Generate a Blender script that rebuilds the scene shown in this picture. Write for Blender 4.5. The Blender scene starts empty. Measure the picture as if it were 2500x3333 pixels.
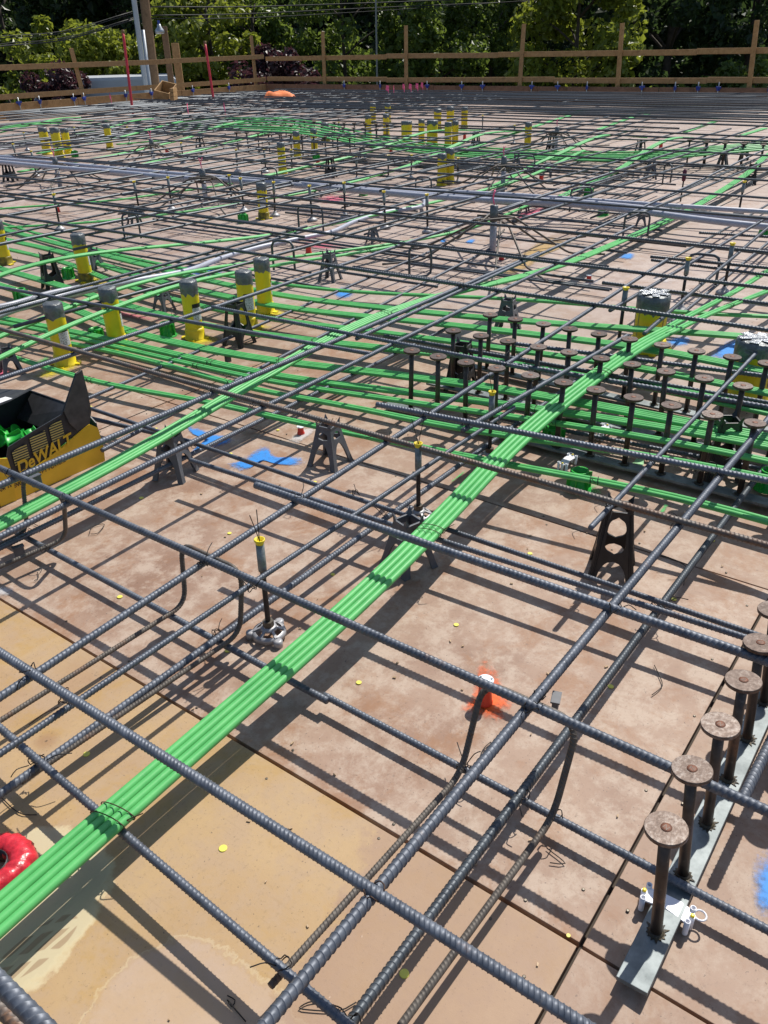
import bpy, bmesh, math, random
import numpy as np
from mathutils import Matrix, Vector
rng = np.random.default_rng(7); random.seed(7)
S = bpy.context.scene
C = S.collection

# ---------------------------------------------------------------- camera, sky, sun, exposure
CAM_H = 1.30                                   # metres above the plywood deck
FPX = 2658.9; PCX, PCY = 1250.0, 1666.5        # focal length and centre of a 2500 x 3333 frame
R = np.array([[0.59187498, 0.41319328, -0.69206598],
              [-0.80570589, 0.2789511, -0.52251728],
              [-0.02284807, 0.86686654, 0.49801644]])
cam = bpy.data.cameras.new('camera'); camo = bpy.data.objects.new('camera', cam); C.objects.link(camo)
mw = Matrix([list(R[0]) + [0], list(R[1]) + [0], list(R[2]) + [CAM_H], [0, 0, 0, 1]])
camo.matrix_world = mw
cam.sensor_fit = 'VERTICAL'; cam.sensor_height = 36.0; cam.lens = 36.0 * FPX / 3333.0
cam.clip_start = 0.02; cam.clip_end = 2000
S.camera = camo

SUN_K = 0.72                                   # horizontal run of a shadow per metre of height
sun_dir = Vector((SUN_K, 0.0, 1.0)).normalized()
sun_el = math.asin(sun_dir.z)
W = bpy.data.worlds.new('World'); S.world = W; W.use_nodes = True
wn = W.node_tree.nodes; wl = W.node_tree.links
bg = wn['Background']; bg.inputs['Strength'].default_value = 0.105
sky = wn.new('ShaderNodeTexSky'); sky.sky_type = 'NISHITA'; sky.sun_disc = False
sky.sun_elevation = sun_el; sky.sun_rotation = math.radians(90.0)
sky.air_density = 1.0; sky.dust_density = 1.2; sky.ozone_density = 1.0
wl.new(sky.outputs[0], bg.inputs[0])
sl = bpy.data.lights.new('sun', 'SUN'); sl.energy = 4.6; sl.angle = math.radians(0.53); sl.color = (1.0, 0.95, 0.87)
so = bpy.data.objects.new('sun', sl); C.objects.link(so)
so.rotation_euler = sun_dir.to_track_quat('Z', 'Y').to_euler(); so.location = (6, 0, 12)
S.view_settings.view_transform = 'Standard'; S.view_settings.look = 'None'
S.view_settings.exposure = 0.26; S.view_settings.gamma = 1.0
S.cycles.max_bounces = 6; S.cycles.diffuse_bounces = 3; S.cycles.glossy_bounces = 3; S.cycles.transparent_max_bounces = 6; S.cycles.transmission_bounces = 2
S.render.resolution_x = 768; S.render.resolution_y = 1024

def P(px, py, z=0.0):
    """point of the place seen at photo position (px, py), at height z above the deck"""
    d = R @ np.array([px - PCX, -(py - PCY), -FPX]); t = (z - CAM_H) / d[2]
    return np.array([0, 0, CAM_H]) + t * d
def Q(px, py, dist):
    """point seen at (px, py) at the given horizontal distance"""
    d = R @ np.array([px - PCX, -(py - PCY), -FPX]); t = dist / math.hypot(d[0], d[1])
    return np.array([0, 0, CAM_H]) + t * d

# ---------------------------------------------------------------- object helpers
def tag(o, label=None, cat=None, group=None, kind=None):
    if label: o['label'] = label
    if cat: o['category'] = cat
    if group: o['group'] = group
    if kind: o['kind'] = kind
    return o
def obj(name, mesh, mat=None, parent=None, loc=None, rot=None, scale=None):
    o = bpy.data.objects.new(name, mesh); C.objects.link(o)
    if mat is not None and mesh is not None and not mesh.materials: mesh.materials.append(mat)
    if parent is not None: o.parent = parent
    if loc is not None: o.location = Vector([float(v) for v in loc])
    if rot is not None: o.rotation_euler = rot
    if scale is not None: o.scale = scale
    return o
def thing(name, label, cat, loc=(0, 0, 0), rotz=0.0, group=None):
    o = obj(name, None, loc=loc, rot=(0, 0, rotz)); o.empty_display_size = 0.05
    return tag(o, label, cat, group)
def dup(root, loc=None, rotz=None, label=None, group=None):
    def cp(o, par):
        c = o.copy(); C.objects.link(c); c.parent = par
        for ch in list(o.children): cp(ch, c)
        return c
    r = cp(root, None)
    if loc is not None: r.location = Vector([float(v) for v in loc])
    if rotz is not None: r.rotation_euler = (0, 0, rotz)
    if label: r['label'] = label
    if group: r['group'] = group
    return r
def mesh_np(name, v, q, smooth=False, tris=None):
    v = np.asarray(v, dtype=np.float32).reshape(-1, 3)
    me = bpy.data.meshes.new(name)
    q = np.zeros((0, 4), np.int32) if q is None else np.asarray(q, dtype=np.int32).reshape(-1, 4)
    t = np.zeros((0, 3), np.int32) if tris is None else np.asarray(tris, dtype=np.int32).reshape(-1, 3)
    me.vertices.add(len(v)); me.vertices.foreach_set('co', v.ravel())
    nl = q.size + t.size; me.loops.add(nl)
    me.loops.foreach_set('vertex_index', np.concatenate([q.ravel(), t.ravel()]))
    npoly = len(q) + len(t); me.polygons.add(npoly)
    st = np.concatenate([np.arange(len(q)) * 4, len(q) * 4 + np.arange(len(t)) * 3]).astype(np.int32)
    me.polygons.foreach_set('loop_start', st)
    me.polygons.foreach_set('use_smooth', np.full(npoly, smooth, dtype=bool))
    me.update(calc_edges=True); me.validate()
    return me
class MB:
    """collects pieces of ONE part and builds them as one mesh"""
    def __init__(s): s.v = []; s.f = []; s.sm = []
    def add(s, vs, fs, sm=False):
        n = len(s.v); s.v += [tuple(float(c) for c in p) for p in vs]; s.f += [tuple(i + n for i in f) for f in fs]; s.sm += [sm] * len(fs); return s
    def box(s, c, d, M=None):
        x, y, z = d[0] / 2, d[1] / 2, d[2] / 2
        vs = [Vector((sx * x, sy * y, sz * z)) for sz in (-1, 1) for sy in (-1, 1) for sx in (-1, 1)]
        if M is not None: vs = [M @ p for p in vs]
        vs = [p + Vector(c) for p in vs]
        return s.add(vs, [(0, 2, 3, 1), (4, 5, 7, 6), (0, 1, 5, 4), (2, 6, 7, 3), (0, 4, 6, 2), (1, 3, 7, 5)])
    def lathe(s, prof, n=16, c=(0, 0, 0), caps=True, sm=True, M=None):
        vs = []; fs = []
        for r, z in prof:
            for k in range(n):
                a = 2 * math.pi * k / n; p = Vector((r * math.cos(a), r * math.sin(a), z))
                if M is not None: p = M @ p
                vs.append(p + Vector(c))
        m = len(prof)
        for j in range(m - 1):
            for k in range(n):
                k2 = (k + 1) % n; fs.append((j * n + k, j * n + k2, (j + 1) * n + k2, (j + 1) * n + k))
        s.add(vs, fs, sm)
        if caps:
            b = len(s.v) - len(vs)
            s.f.append(tuple(b + k for k in reversed(range(n)))); s.sm.append(False)
            s.f.append(tuple(b + (m - 1) * n + k for k in range(n))); s.sm.append(False)
        return s
    def prism(s, poly, z0, z1, M=None):
        n = len(poly); vs = [Vector((x, y, z0)) for x, y in poly] + [Vector((x, y, z1)) for x, y in poly]
        if M is not None: vs = [M @ p for p in vs]
        return s.add(vs, [tuple(reversed(range(n))), tuple(range(n, 2 * n))] + [(k, (k + 1) % n, n + (k + 1) % n, n + k) for k in range(n)])
    def tube(s, pts, r, n=8):
        v, q = tube_np(pts, r, n); return s.add(v, [tuple(x) for x in q], True)
    def mesh(s, name='mesh', bevel=0.0):
        me = bpy.data.meshes.new(name); me.from_pydata(s.v, [], s.f); me.polygons.foreach_set('use_smooth', s.sm); me.update()
        if bevel:
            bm = bmesh.new(); bm.from_mesh(me)
            bmesh.ops.bevel(bm, geom=[e for e in bm.edges if len(e.link_faces) == 2 and e.calc_face_angle(0) > 0.6], offset=bevel, segments=2, affect='EDGES', profile=0.6)
            bm.to_mesh(me); bm.free()
        return me
    def build(s, name, mat, parent=None, bevel=0.0, **k):
        return obj(name, s.mesh(name, bevel), mat, parent, **k)

def spline(pts, step=0.06):
    """Catmull-Rom through pts, resampled evenly"""
    p = np.asarray(pts, float)
    if len(p) == 2:
        n = max(2, int(np.linalg.norm(p[1] - p[0]) / step) + 1); t = np.linspace(0, 1, n)[:, None]; return p[0] * (1 - t) + p[1] * t
    e = np.vstack([2 * p[0] - p[1], p, 2 * p[-1] - p[-2]]); out = []
    for i in range(1, len(e) - 2):
        L = np.linalg.norm(e[i + 1] - e[i]); n = max(2, int(L / step)); t = np.linspace(0, 1, n, endpoint=False)[:, None]
        a, b, c, d = e[i - 1], e[i], e[i + 1], e[i + 2]
        out.append(0.5 * ((2 * b) + (-a + c) * t + (2 * a - 5 * b + 4 * c - d) * t ** 2 + (-a + 3 * b - 3 * c + d) * t ** 3))
    out.append(p[-1:]); return np.vstack(out)
def frames(path):
    T = np.gradient(path, axis=0); T /= np.linalg.norm(T, axis=1)[:, None] + 1e-12
    up = np.array([0, 0, 1.0]) if abs(T[0][2]) < 0.9 else np.array([0, 1.0, 0])
    n0 = np.cross(up, T[0]); n0 /= np.linalg.norm(n0); N = [n0]
    for i in range(1, len(path)):
        n = N[-1] - T[i] * (N[-1] @ T[i]); N.append(n / (np.linalg.norm(n) + 1e-12))
    N = np.array(N); return T, N, np.cross(T, N)
def ring_quads(m, n, cap=True):
    j = np.arange(m - 1)[:, None] * n; k = np.arange(n)[None, :]; k2 = (k + 1) % n
    return np.stack([j + k, j + k2, j + n + k2, j + n + k], axis=-1).reshape(-1, 4)
def cap_np(v, q, m, n):
    """close both ends with quad fans (n even)"""
    caps = []
    for b, rev in ((0, True), ((m - 1) * n, False)):
        for k in range(n // 2 - 1):
            f = [b + k, b + k + 1, b + n - 2 - k, b + n - 1 - k]; caps.append(f[::-1] if rev else f)
    return v, np.vstack([q, np.array(caps)])
def tube_np(path, r, n=8):
    path = np.asarray(path, float); T, N, Bn = frames(path); a = 2 * np.pi * np.arange(n) / n
    rr = np.broadcast_to(np.asarray(r, float), (len(path),))
    v = path[:, None, :] + rr[:, None, None] * (np.cos(a)[None, :, None] * N[:, None, :] + np.sin(a)[None, :, None] * Bn[:, None, :])
    return cap_np(v.reshape(-1, 3), ring_quads(len(path), n), len(path), n)
def tube_mesh(name, path, r, n=8):
    v, q = tube_np(path, r, n); return mesh_np(name, v, q, True)
def rib_mesh(name, path, r, n=10, slant=0.55, phase=0.0, pk=1.15):
    """deformed reinforcing bar: slanted crescent ribs and two lengthwise ribs"""
    path = np.asarray(path, float); seg = np.linalg.norm(np.diff(path, axis=0), axis=1); s = np.concatenate([[0], np.cumsum(seg)]); L = s[-1]
    pitch = pk * r; k = np.arange(int(L / pitch))
    so_ = (k[:, None] * pitch + pitch * np.array([0.0, 0.66, 0.70, 0.78, 0.86])[None, :]).ravel()
    hi = np.tile([0.0, 0.0, 0.12, 1.0, 1.0], len(k))
    so_ = np.concatenate([[0.0], so_[1:], [L]]); hi = np.concatenate([[0.0], hi[1:], [0.0]])
    pp = np.stack([np.interp(so_, s, path[:, i]) for i in range(3)], axis=1)
    T, N, Bn = frames(pp); a = 2 * np.pi * np.arange(n) / n
    cres = np.abs(np.sin(a - phase)) ** 0.6
    rad = r * 0.95 + r * (0.15 if pk < 1.2 else 0.22) * hi[:, None] * cres[None, :] + r * 0.09 * (np.abs(np.cos(a - phase)) > 0.93)[None, :]
    sh = slant * r * np.cos(a - phase)[None, :] * np.ones(len(pp))[:, None]
    sh[0] = 0; sh[-1] = 0; sh[1:3] *= 0.3; sh[-3:-1] *= 0.3
    v = pp[:, None, :] + rad[..., None] * (np.cos(a)[None, :, None] * N[:, None, :] + np.sin(a)[None, :, None] * Bn[:, None, :]) + sh[..., None] * T[:, None, :]
    v, q = cap_np(v.reshape(-1, 3), ring_quads(len(pp), n), len(pp), n)
    return mesh_np(name, v, q, True)

# ---------------------------------------------------------------- material helpers
class NT:
    def __init__(s, name):
        s.m = bpy.data.materials.new(name); s.m.use_nodes = True; s.n = s.m.node_tree.nodes; s.l = s.m.node_tree.links
        s.b = s.n['Principled BSDF']; s.out = s.n['Material Output']
    def new(s, t, **k):
        x = s.n.new(t)
        for a, v in k.items(): setattr(x, a, v)
        return x
    def set(s, sock, v):
        if hasattr(v, 'links') or isinstance(v, bpy.types.NodeSocket): s.l.new(v, sock)
        else: sock.default_value = v if not isinstance(v, tuple) or len(v) != 3 or sock.type != 'RGBA' else (*v, 1)
    def coord(s, kind='Object'):
        if kind == 'World': return s.new('ShaderNodeNewGeometry').outputs['Position']
        return s.new('ShaderNodeTexCoord').outputs[kind]
    def noise(s, vec, scale, detail=4, rough=0.55, dist=0.0):
        x = s.new('ShaderNodeTexNoise'); s.l.new(vec, x.inputs['Vector'])
        x.inputs['Scale'].default_value = scale; x.inputs['Detail'].default_value = detail; x.inputs['Roughness'].default_value = rough; x.inputs['Distortion'].default_value = dist
        return x.outputs['Fac']
    def ramp(s, fac, stops, interp='LINEAR'):
        x = s.new('ShaderNodeValToRGB'); x.color_ramp.interpolation = interp; e = x.color_ramp.elements
        while len(e) < len(stops): e.new(0.5)
        for el, (p, c) in zip(e, stops): el.position = p; el.color = (*c, 1) if len(c) == 3 else c
        s.l.new(fac, x.inputs[0]); return x.outputs[0]
    def mix(s, fac, a, b, mode='MIX'):
        x = s.new('ShaderNodeMix', data_type='RGBA', blend_type=mode); s.set(x.inputs[0], fac); s.set(x.inputs[6], a); s.set(x.inputs[7], b); return x.outputs[2]
    def math(s, op, a, b=0.0, clamp=False):
        x = s.new('ShaderNodeMath', operation=op); x.use_clamp = clamp; s.set(x.inputs[0], a); s.set(x.inputs[1], b); return x.outputs[0]
    def step(s, v, lo, hi):
        x = s.new('ShaderNodeMapRange', interpolation_type='SMOOTHSTEP'); s.set(x.inputs[0], v); x.inputs[1].default_value = lo; x.inputs[2].default_value = hi; return x.outputs[0]
    def bump(s, h, strength=0.2, dist=0.002):
        x = s.new('ShaderNodeBump'); x.inputs['Strength'].default_value = strength; x.inputs['Distance'].default_value = dist; s.l.new(h, x.inputs['Height']); s.l.new(x.outputs[0], s.b.inputs['Normal'])
    def fin(s, col=None, rough=0.5, metal=0.0, spec=0.5):
        if col is not None: s.set(s.b.inputs['Base Color'], col)
        s.set(s.b.inputs['Roughness'], rough); s.set(s.b.inputs['Metallic'], metal); s.b.inputs['Specular IOR Level'].default_value = spec
        return s.m
def plain(name, col, rough=0.5, metal=0.0, var=0.18, scale=25.0, spec=0.5, coord='Object', bump=0.0):
    t = NT(name); n = t.noise(t.coord(coord), scale, 5)
    lo = tuple(c * (1 - var) for c in col); hi = tuple(min(1, c * (1 + var)) for c in col)
    c = t.ramp(n, [(0.3, lo), (0.7, hi)])
    if bump: t.bump(n, bump, 0.002)
    return t.fin(c, rough, metal, spec)

def m_steel(name, lo, hi, rust=0.0, metal=0.55, rough=0.43):
    t = NT(name); g = t.coord('World'); oi = t.new('ShaderNodeObjectInfo').outputs['Random']
    n = t.noise(g, 38, 5, 0.6); c = t.ramp(n, [(0.28, lo), (0.72, hi)])
    c = t.mix(t.math('MULTIPLY', oi, 0.30), c, tuple(v * 0.55 for v in lo))
    n2 = t.noise(g, 9, 6, 0.65); rm = t.step(n2, 0.66 - rust, 0.80 - rust)
    fine = t.noise(g, 160, 3); rc = t.ramp(fine, [(0.3, (0.075, 0.035, 0.018)), (0.7, (0.21, 0.10, 0.045))])
    c = t.mix(t.math('MULTIPLY', rm, 0.75), c, rc)
    dust = t.step(t.noise(g, 60, 3, 0.7), 0.60, 0.72)
    c = t.mix(t.math('MULTIPLY', dust, 0.22), c, (0.30, 0.27, 0.24))
    t.bump(fine, 0.25, 0.0008)
    return t.fin(c, t.math('ADD', t.math('MULTIPLY', n, 0.25), rough - 0.1), t.math('MULTIPLY', t.math('SUBTRACT', 1.0, rm), metal))
M = {}
M['steel'] = m_steel('rebar_steel', (0.062, 0.073, 0.095), (0.150, 0.170, 0.205), 0.05, 0.30, 0.48)
M['steel_far'] = m_steel('rebar_steel_weathered', (0.045, 0.055, 0.066), (0.105, 0.122, 0.14), 0.0, 0.4, 0.46)
M['steel_rust'] = m_steel('rebar_rusty', (0.085, 0.074, 0.068), (0.19, 0.168, 0.15), 0.17, 0.35, 0.52)
M['steel_brown'] = m_steel('rebar_brown', (0.070, 0.060, 0.052), (0.150, 0.132, 0.112), 0.10, 0.30, 0.58)
M['wire'] = plain('tie_wire_black', (0.022, 0.02, 0.019), 0.5, 0.5)
M['wire_rust'] = plain('tie_wire_rust', (0.06, 0.032, 0.02), 0.6, 0.4)

def m_green():
    t = NT('green_sheathing'); g = t.coord('World'); n = t.noise(g, 14, 4)
    c = t.ramp(n, [(0.3, (0.080, 0.37, 0.105)), (0.7, (0.118, 0.47, 0.140))])
    sc = t.step(t.noise(g, 60, 5, 0.8), 0.62, 0.70); c = t.mix(t.math('MULTIPLY', sc, 0.42), c, (0.30, 0.48, 0.28))
    dk = t.step(t.noise(g, 32, 5, 0.75), 0.68, 0.78); c = t.mix(t.math('MULTIPLY', dk, 0.4), c, (0.05, 0.16, 0.06))
    t.bump(t.noise(g, 55, 3), 0.12, 0.002)
    return t.fin(c, t.math('ADD', 0.36, t.math('MULTIPLY', n, 0.2)), 0.0, 0.35)
M['green'] = m_green(); M['green'].node_tree.nodes['Principled BSDF'].inputs['Specular IOR Level'].default_value = 0.28
M['green_plastic'] = plain('green_plastic', (0.015, 0.36, 0.035), 0.38, var=0.25)
M['conduit'] = plain('grey_pvc', (0.36, 0.38, 0.45), 0.42, var=0.10)
M['flex'] = plain('grey_flex', (0.30, 0.31, 0.35), 0.45, 0.1, var=0.1)
M['black_plastic'] = plain('black_plastic', (0.017, 0.017, 0.018), 0.42, var=0.3, scale=60)
M['grey_plastic'] = plain('grey_plastic', (0.085, 0.092, 0.105), 0.5, var=0.2, scale=40)
M['white_plastic'] = plain('white_plastic', (0.74, 0.75, 0.80), 0.35, var=0.05)
M['yellow_plastic'] = plain('yellow_plastic', (0.76, 0.58, 0.02), 0.4, var=0.10)
M['sleeve'] = plain('yellow_sleeve', (0.74, 0.58, 0.012), 0.42, var=0.10, scale=12)
def m_tape():
    t = NT('duct_tape'); g = t.coord(); n = t.noise(g, 22, 5, 0.6, 1.2); c = t.ramp(n, [(0.3, (0.065, 0.072, 0.076)), (0.7, (0.18, 0.195, 0.20))])
    t.bump(n, 0.8, 0.01); return t.fin(c, 0.36, 0.35)
M['tape'] = m_tape()
def m_foil():
    t = NT('foil_tape'); g = t.coord(); n = t.noise(g, 26, 5, 0.65, 1.5); c = t.ramp(n, [(0.3, (0.35, 0.37, 0.38)), (0.65, (0.75, 0.77, 0.79))])
    t.bump(n, 1.0, 0.02); return t.fin(c, 0.28, 0.6)
M['foil'] = m_foil()
def m_label():
    t = NT('paper_label'); g = t.coord('Object'); sp = t.new('ShaderNodeSeparateXYZ'); t.l.new(g, sp.inputs[0])
    w = t.noise(g, 190, 1); c = t.ramp(w, [(0.55, (0.62, 0.63, 0.64)), (0.60, (0.22, 0.22, 0.23))]); return t.fin(c, 0.5)
M['label'] = m_label()
M['black_print'] = plain('black_print', (0.012, 0.012, 0.012), 0.5)
M['paint_yellow_black'] = plain('sprayed_base', (0.20, 0.16, 0.01), 0.5, var=0.85, scale=30)
M['zinc'] = plain('galvanised_steel', (0.36, 0.38, 0.39), 0.38, 0.75, var=0.25, scale=35)
M['cast'] = plain('cast_zinc', (0.33, 0.33, 0.345), 0.5, 0.3, var=0.15, scale=60)
def m_rail():
    t = NT('galvanised_rail'); g = t.coord('World'); n = t.noise(g, 28, 5, 0.6); c = t.ramp(n, [(0.3, (0.095, 0.115, 0.12)), (0.7, (0.22, 0.25, 0.255))])
    s = t.step(t.noise(g, 70, 5, 0.8), 0.63, 0.70); c = t.mix(t.math('MULTIPLY', s, 0.7), c, (0.05, 0.05, 0.045)); return t.fin(c, 0.5, 0.3)
M['rail'] = m_rail()
def m_scorch():
    t = NT('weld_scorch'); g = t.coord('World'); n = t.noise(g, 120, 4, 0.7); c = t.ramp(n, [(0.40, (0.022, 0.019, 0.016)), (0.65, (0.085, 0.066, 0.035)), (0.8, (0.26, 0.19, 0.08))]); t.bump(n, 0.6, 0.003); return t.fin(c, 0.55, 0.3)
M['scorch'] = m_scorch()
M['stud'] = m_steel('stud_steel', (0.045, 0.034, 0.028), (0.10, 0.082, 0.07), 0.10, 0.5, 0.42)
def m_head():
    t = NT('stud_head'); g = t.coord('World'); n = t.noise(g, 110, 5, 0.7); oi = t.new('ShaderNodeObjectInfo').outputs['Random']; n = t.math('ADD', n, t.math('MULTIPLY', t.math('SUBTRACT', oi, 0.5), 0.22)); c = t.ramp(n, [(0.30, (0.040, 0.024, 0.017)), (0.55, (0.098, 0.068, 0.053)), (0.80, (0.22, 0.19, 0.17))])
    t.bump(n, 0.5, 0.001); return t.fin(c, 0.48, 0.45)
M['head'] = m_head()
M['rust_dark'] = plain('rust_ring', (0.15, 0.062, 0.035), 0.65, 0.2, var=0.4, scale=120)
M['thread'] = m_steel('threaded_rod', (0.018, 0.018, 0.02), (0.05, 0.05, 0.052), -0.05, 0.5, 0.4)
M['nut'] = plain('nut', (0.11, 0.095, 0.075), 0.45, 0.6, var=0.3, scale=60)
M['coupler'] = plain('coupler', (0.20, 0.22, 0.215), 0.5, 0.5, var=0.3, scale=70)
M['red_plastic'] = plain('red_plastic', (0.62, 0.035, 0.022), 0.4, var=0.12)
M['orange_plastic'] = plain('orange_plastic', (0.72, 0.06, 0.025), 0.4, var=0.12)
M['red_metal'] = plain('red_paint', (0.52, 0.025, 0.045), 0.4, var=0.15)
M['red_film'] = plain('red_film', (0.50, 0.022, 0.035), 0.30, var=0.35, scale=60, bump=0.9)
M['pink'] = plain('pink_ribbon', (0.85, 0.12, 0.28), 0.5, var=0.1)
M['blue_plastic'] = plain('blue_plastic', (0.02, 0.05, 0.30), 0.4, var=0.2)
M['orange_fabric'] = plain('orange_fabric', (0.85, 0.22, 0.06), 0.7, var=0.15, scale=6)
def m_lumber(name, a, b):
    t = NT(name); g = t.coord('Object'); mp = t.new('ShaderNodeMapping'); mp.inputs['Scale'].default_value = (1, 1, 1); t.l.new(g, mp.inputs[0])
    st = t.new('ShaderNodeVectorMath', operation='MULTIPLY'); t.l.new(g, st.inputs[0]); st.inputs[1].default_value = (3, 3, 3)
    n = t.noise(st.outputs[0], 4, 6, 0.65, 1.0); c = t.ramp(n, [(0.3, a), (0.7, b)])
    k = t.step(t.noise(g, 2.2, 2), 0.66, 0.72); c = t.mix(t.math('MULTIPLY', k, 0.5), c, tuple(v * 0.4 for v in a))
    oi = t.new('ShaderNodeObjectInfo').outputs['Random']; c = t.mix(t.math('MULTIPLY', oi, 0.22), c, (0.22, 0.16, 0.10))
    t.bump(n, 0.3, 0.004); return t.fin(c, 0.75, 0, 0.3)
M['lumber'] = m_lumber('lumber', (0.27, 0.150, 0.058), (0.46, 0.285, 0.125))
M['lumber_red'] = m_lumber('form_board', (0.15, 0.075, 0.045), (0.28, 0.15, 0.09))
M['pole_wood'] = m_lumber('pole_wood', (0.13, 0.075, 0.04), (0.25, 0.155, 0.085))
M['pole_metal'] = plain('pole_metal', (0.36, 0.39, 0.42), 0.45, 0.35, var=0.08, scale=2)
M['cable'] = plain('cable', (0.012, 0.012, 0.013), 0.6)
M['white_paint'] = plain('white_paint', (0.46, 0.48, 0.50), 0.4, var=0.05, scale=2)
M['glass_dark'] = plain('dark_glass', (0.02, 0.025, 0.03), 0.08)
M['tyre'] = plain('tyre', (0.02, 0.02, 0.02), 0.8)
M['roof'] = plain('roof_membrane', (0.42, 0.43, 0.43), 0.7, var=0.15, scale=1.2)
M['concrete'] = plain('concrete', (0.28, 0.275, 0.26), 0.8, var=0.2, scale=3)
M['card_black'] = plain('black_card', (0.026, 0.027, 0.031), 0.5, var=0.25, scale=40)
M['card_brown'] = plain('brown_card', (0.20, 0.125, 0.07), 0.8, var=0.2, scale=25)
M['card_grey'] = plain('worn_card', (0.062, 0.055, 0.050), 0.7, var=0.35, scale=30)
M['card_yellow'] = plain('yellow_card', (0.70, 0.44, 0.02), 0.4, var=0.12, scale=9)
M['paper_white'] = plain('white_paper', (0.80, 0.80, 0.80), 0.5, var=0.03)
M['stake'] = m_lumber('stake_wood', (0.30, 0.20, 0.11), (0.62, 0.46, 0.30))

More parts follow.
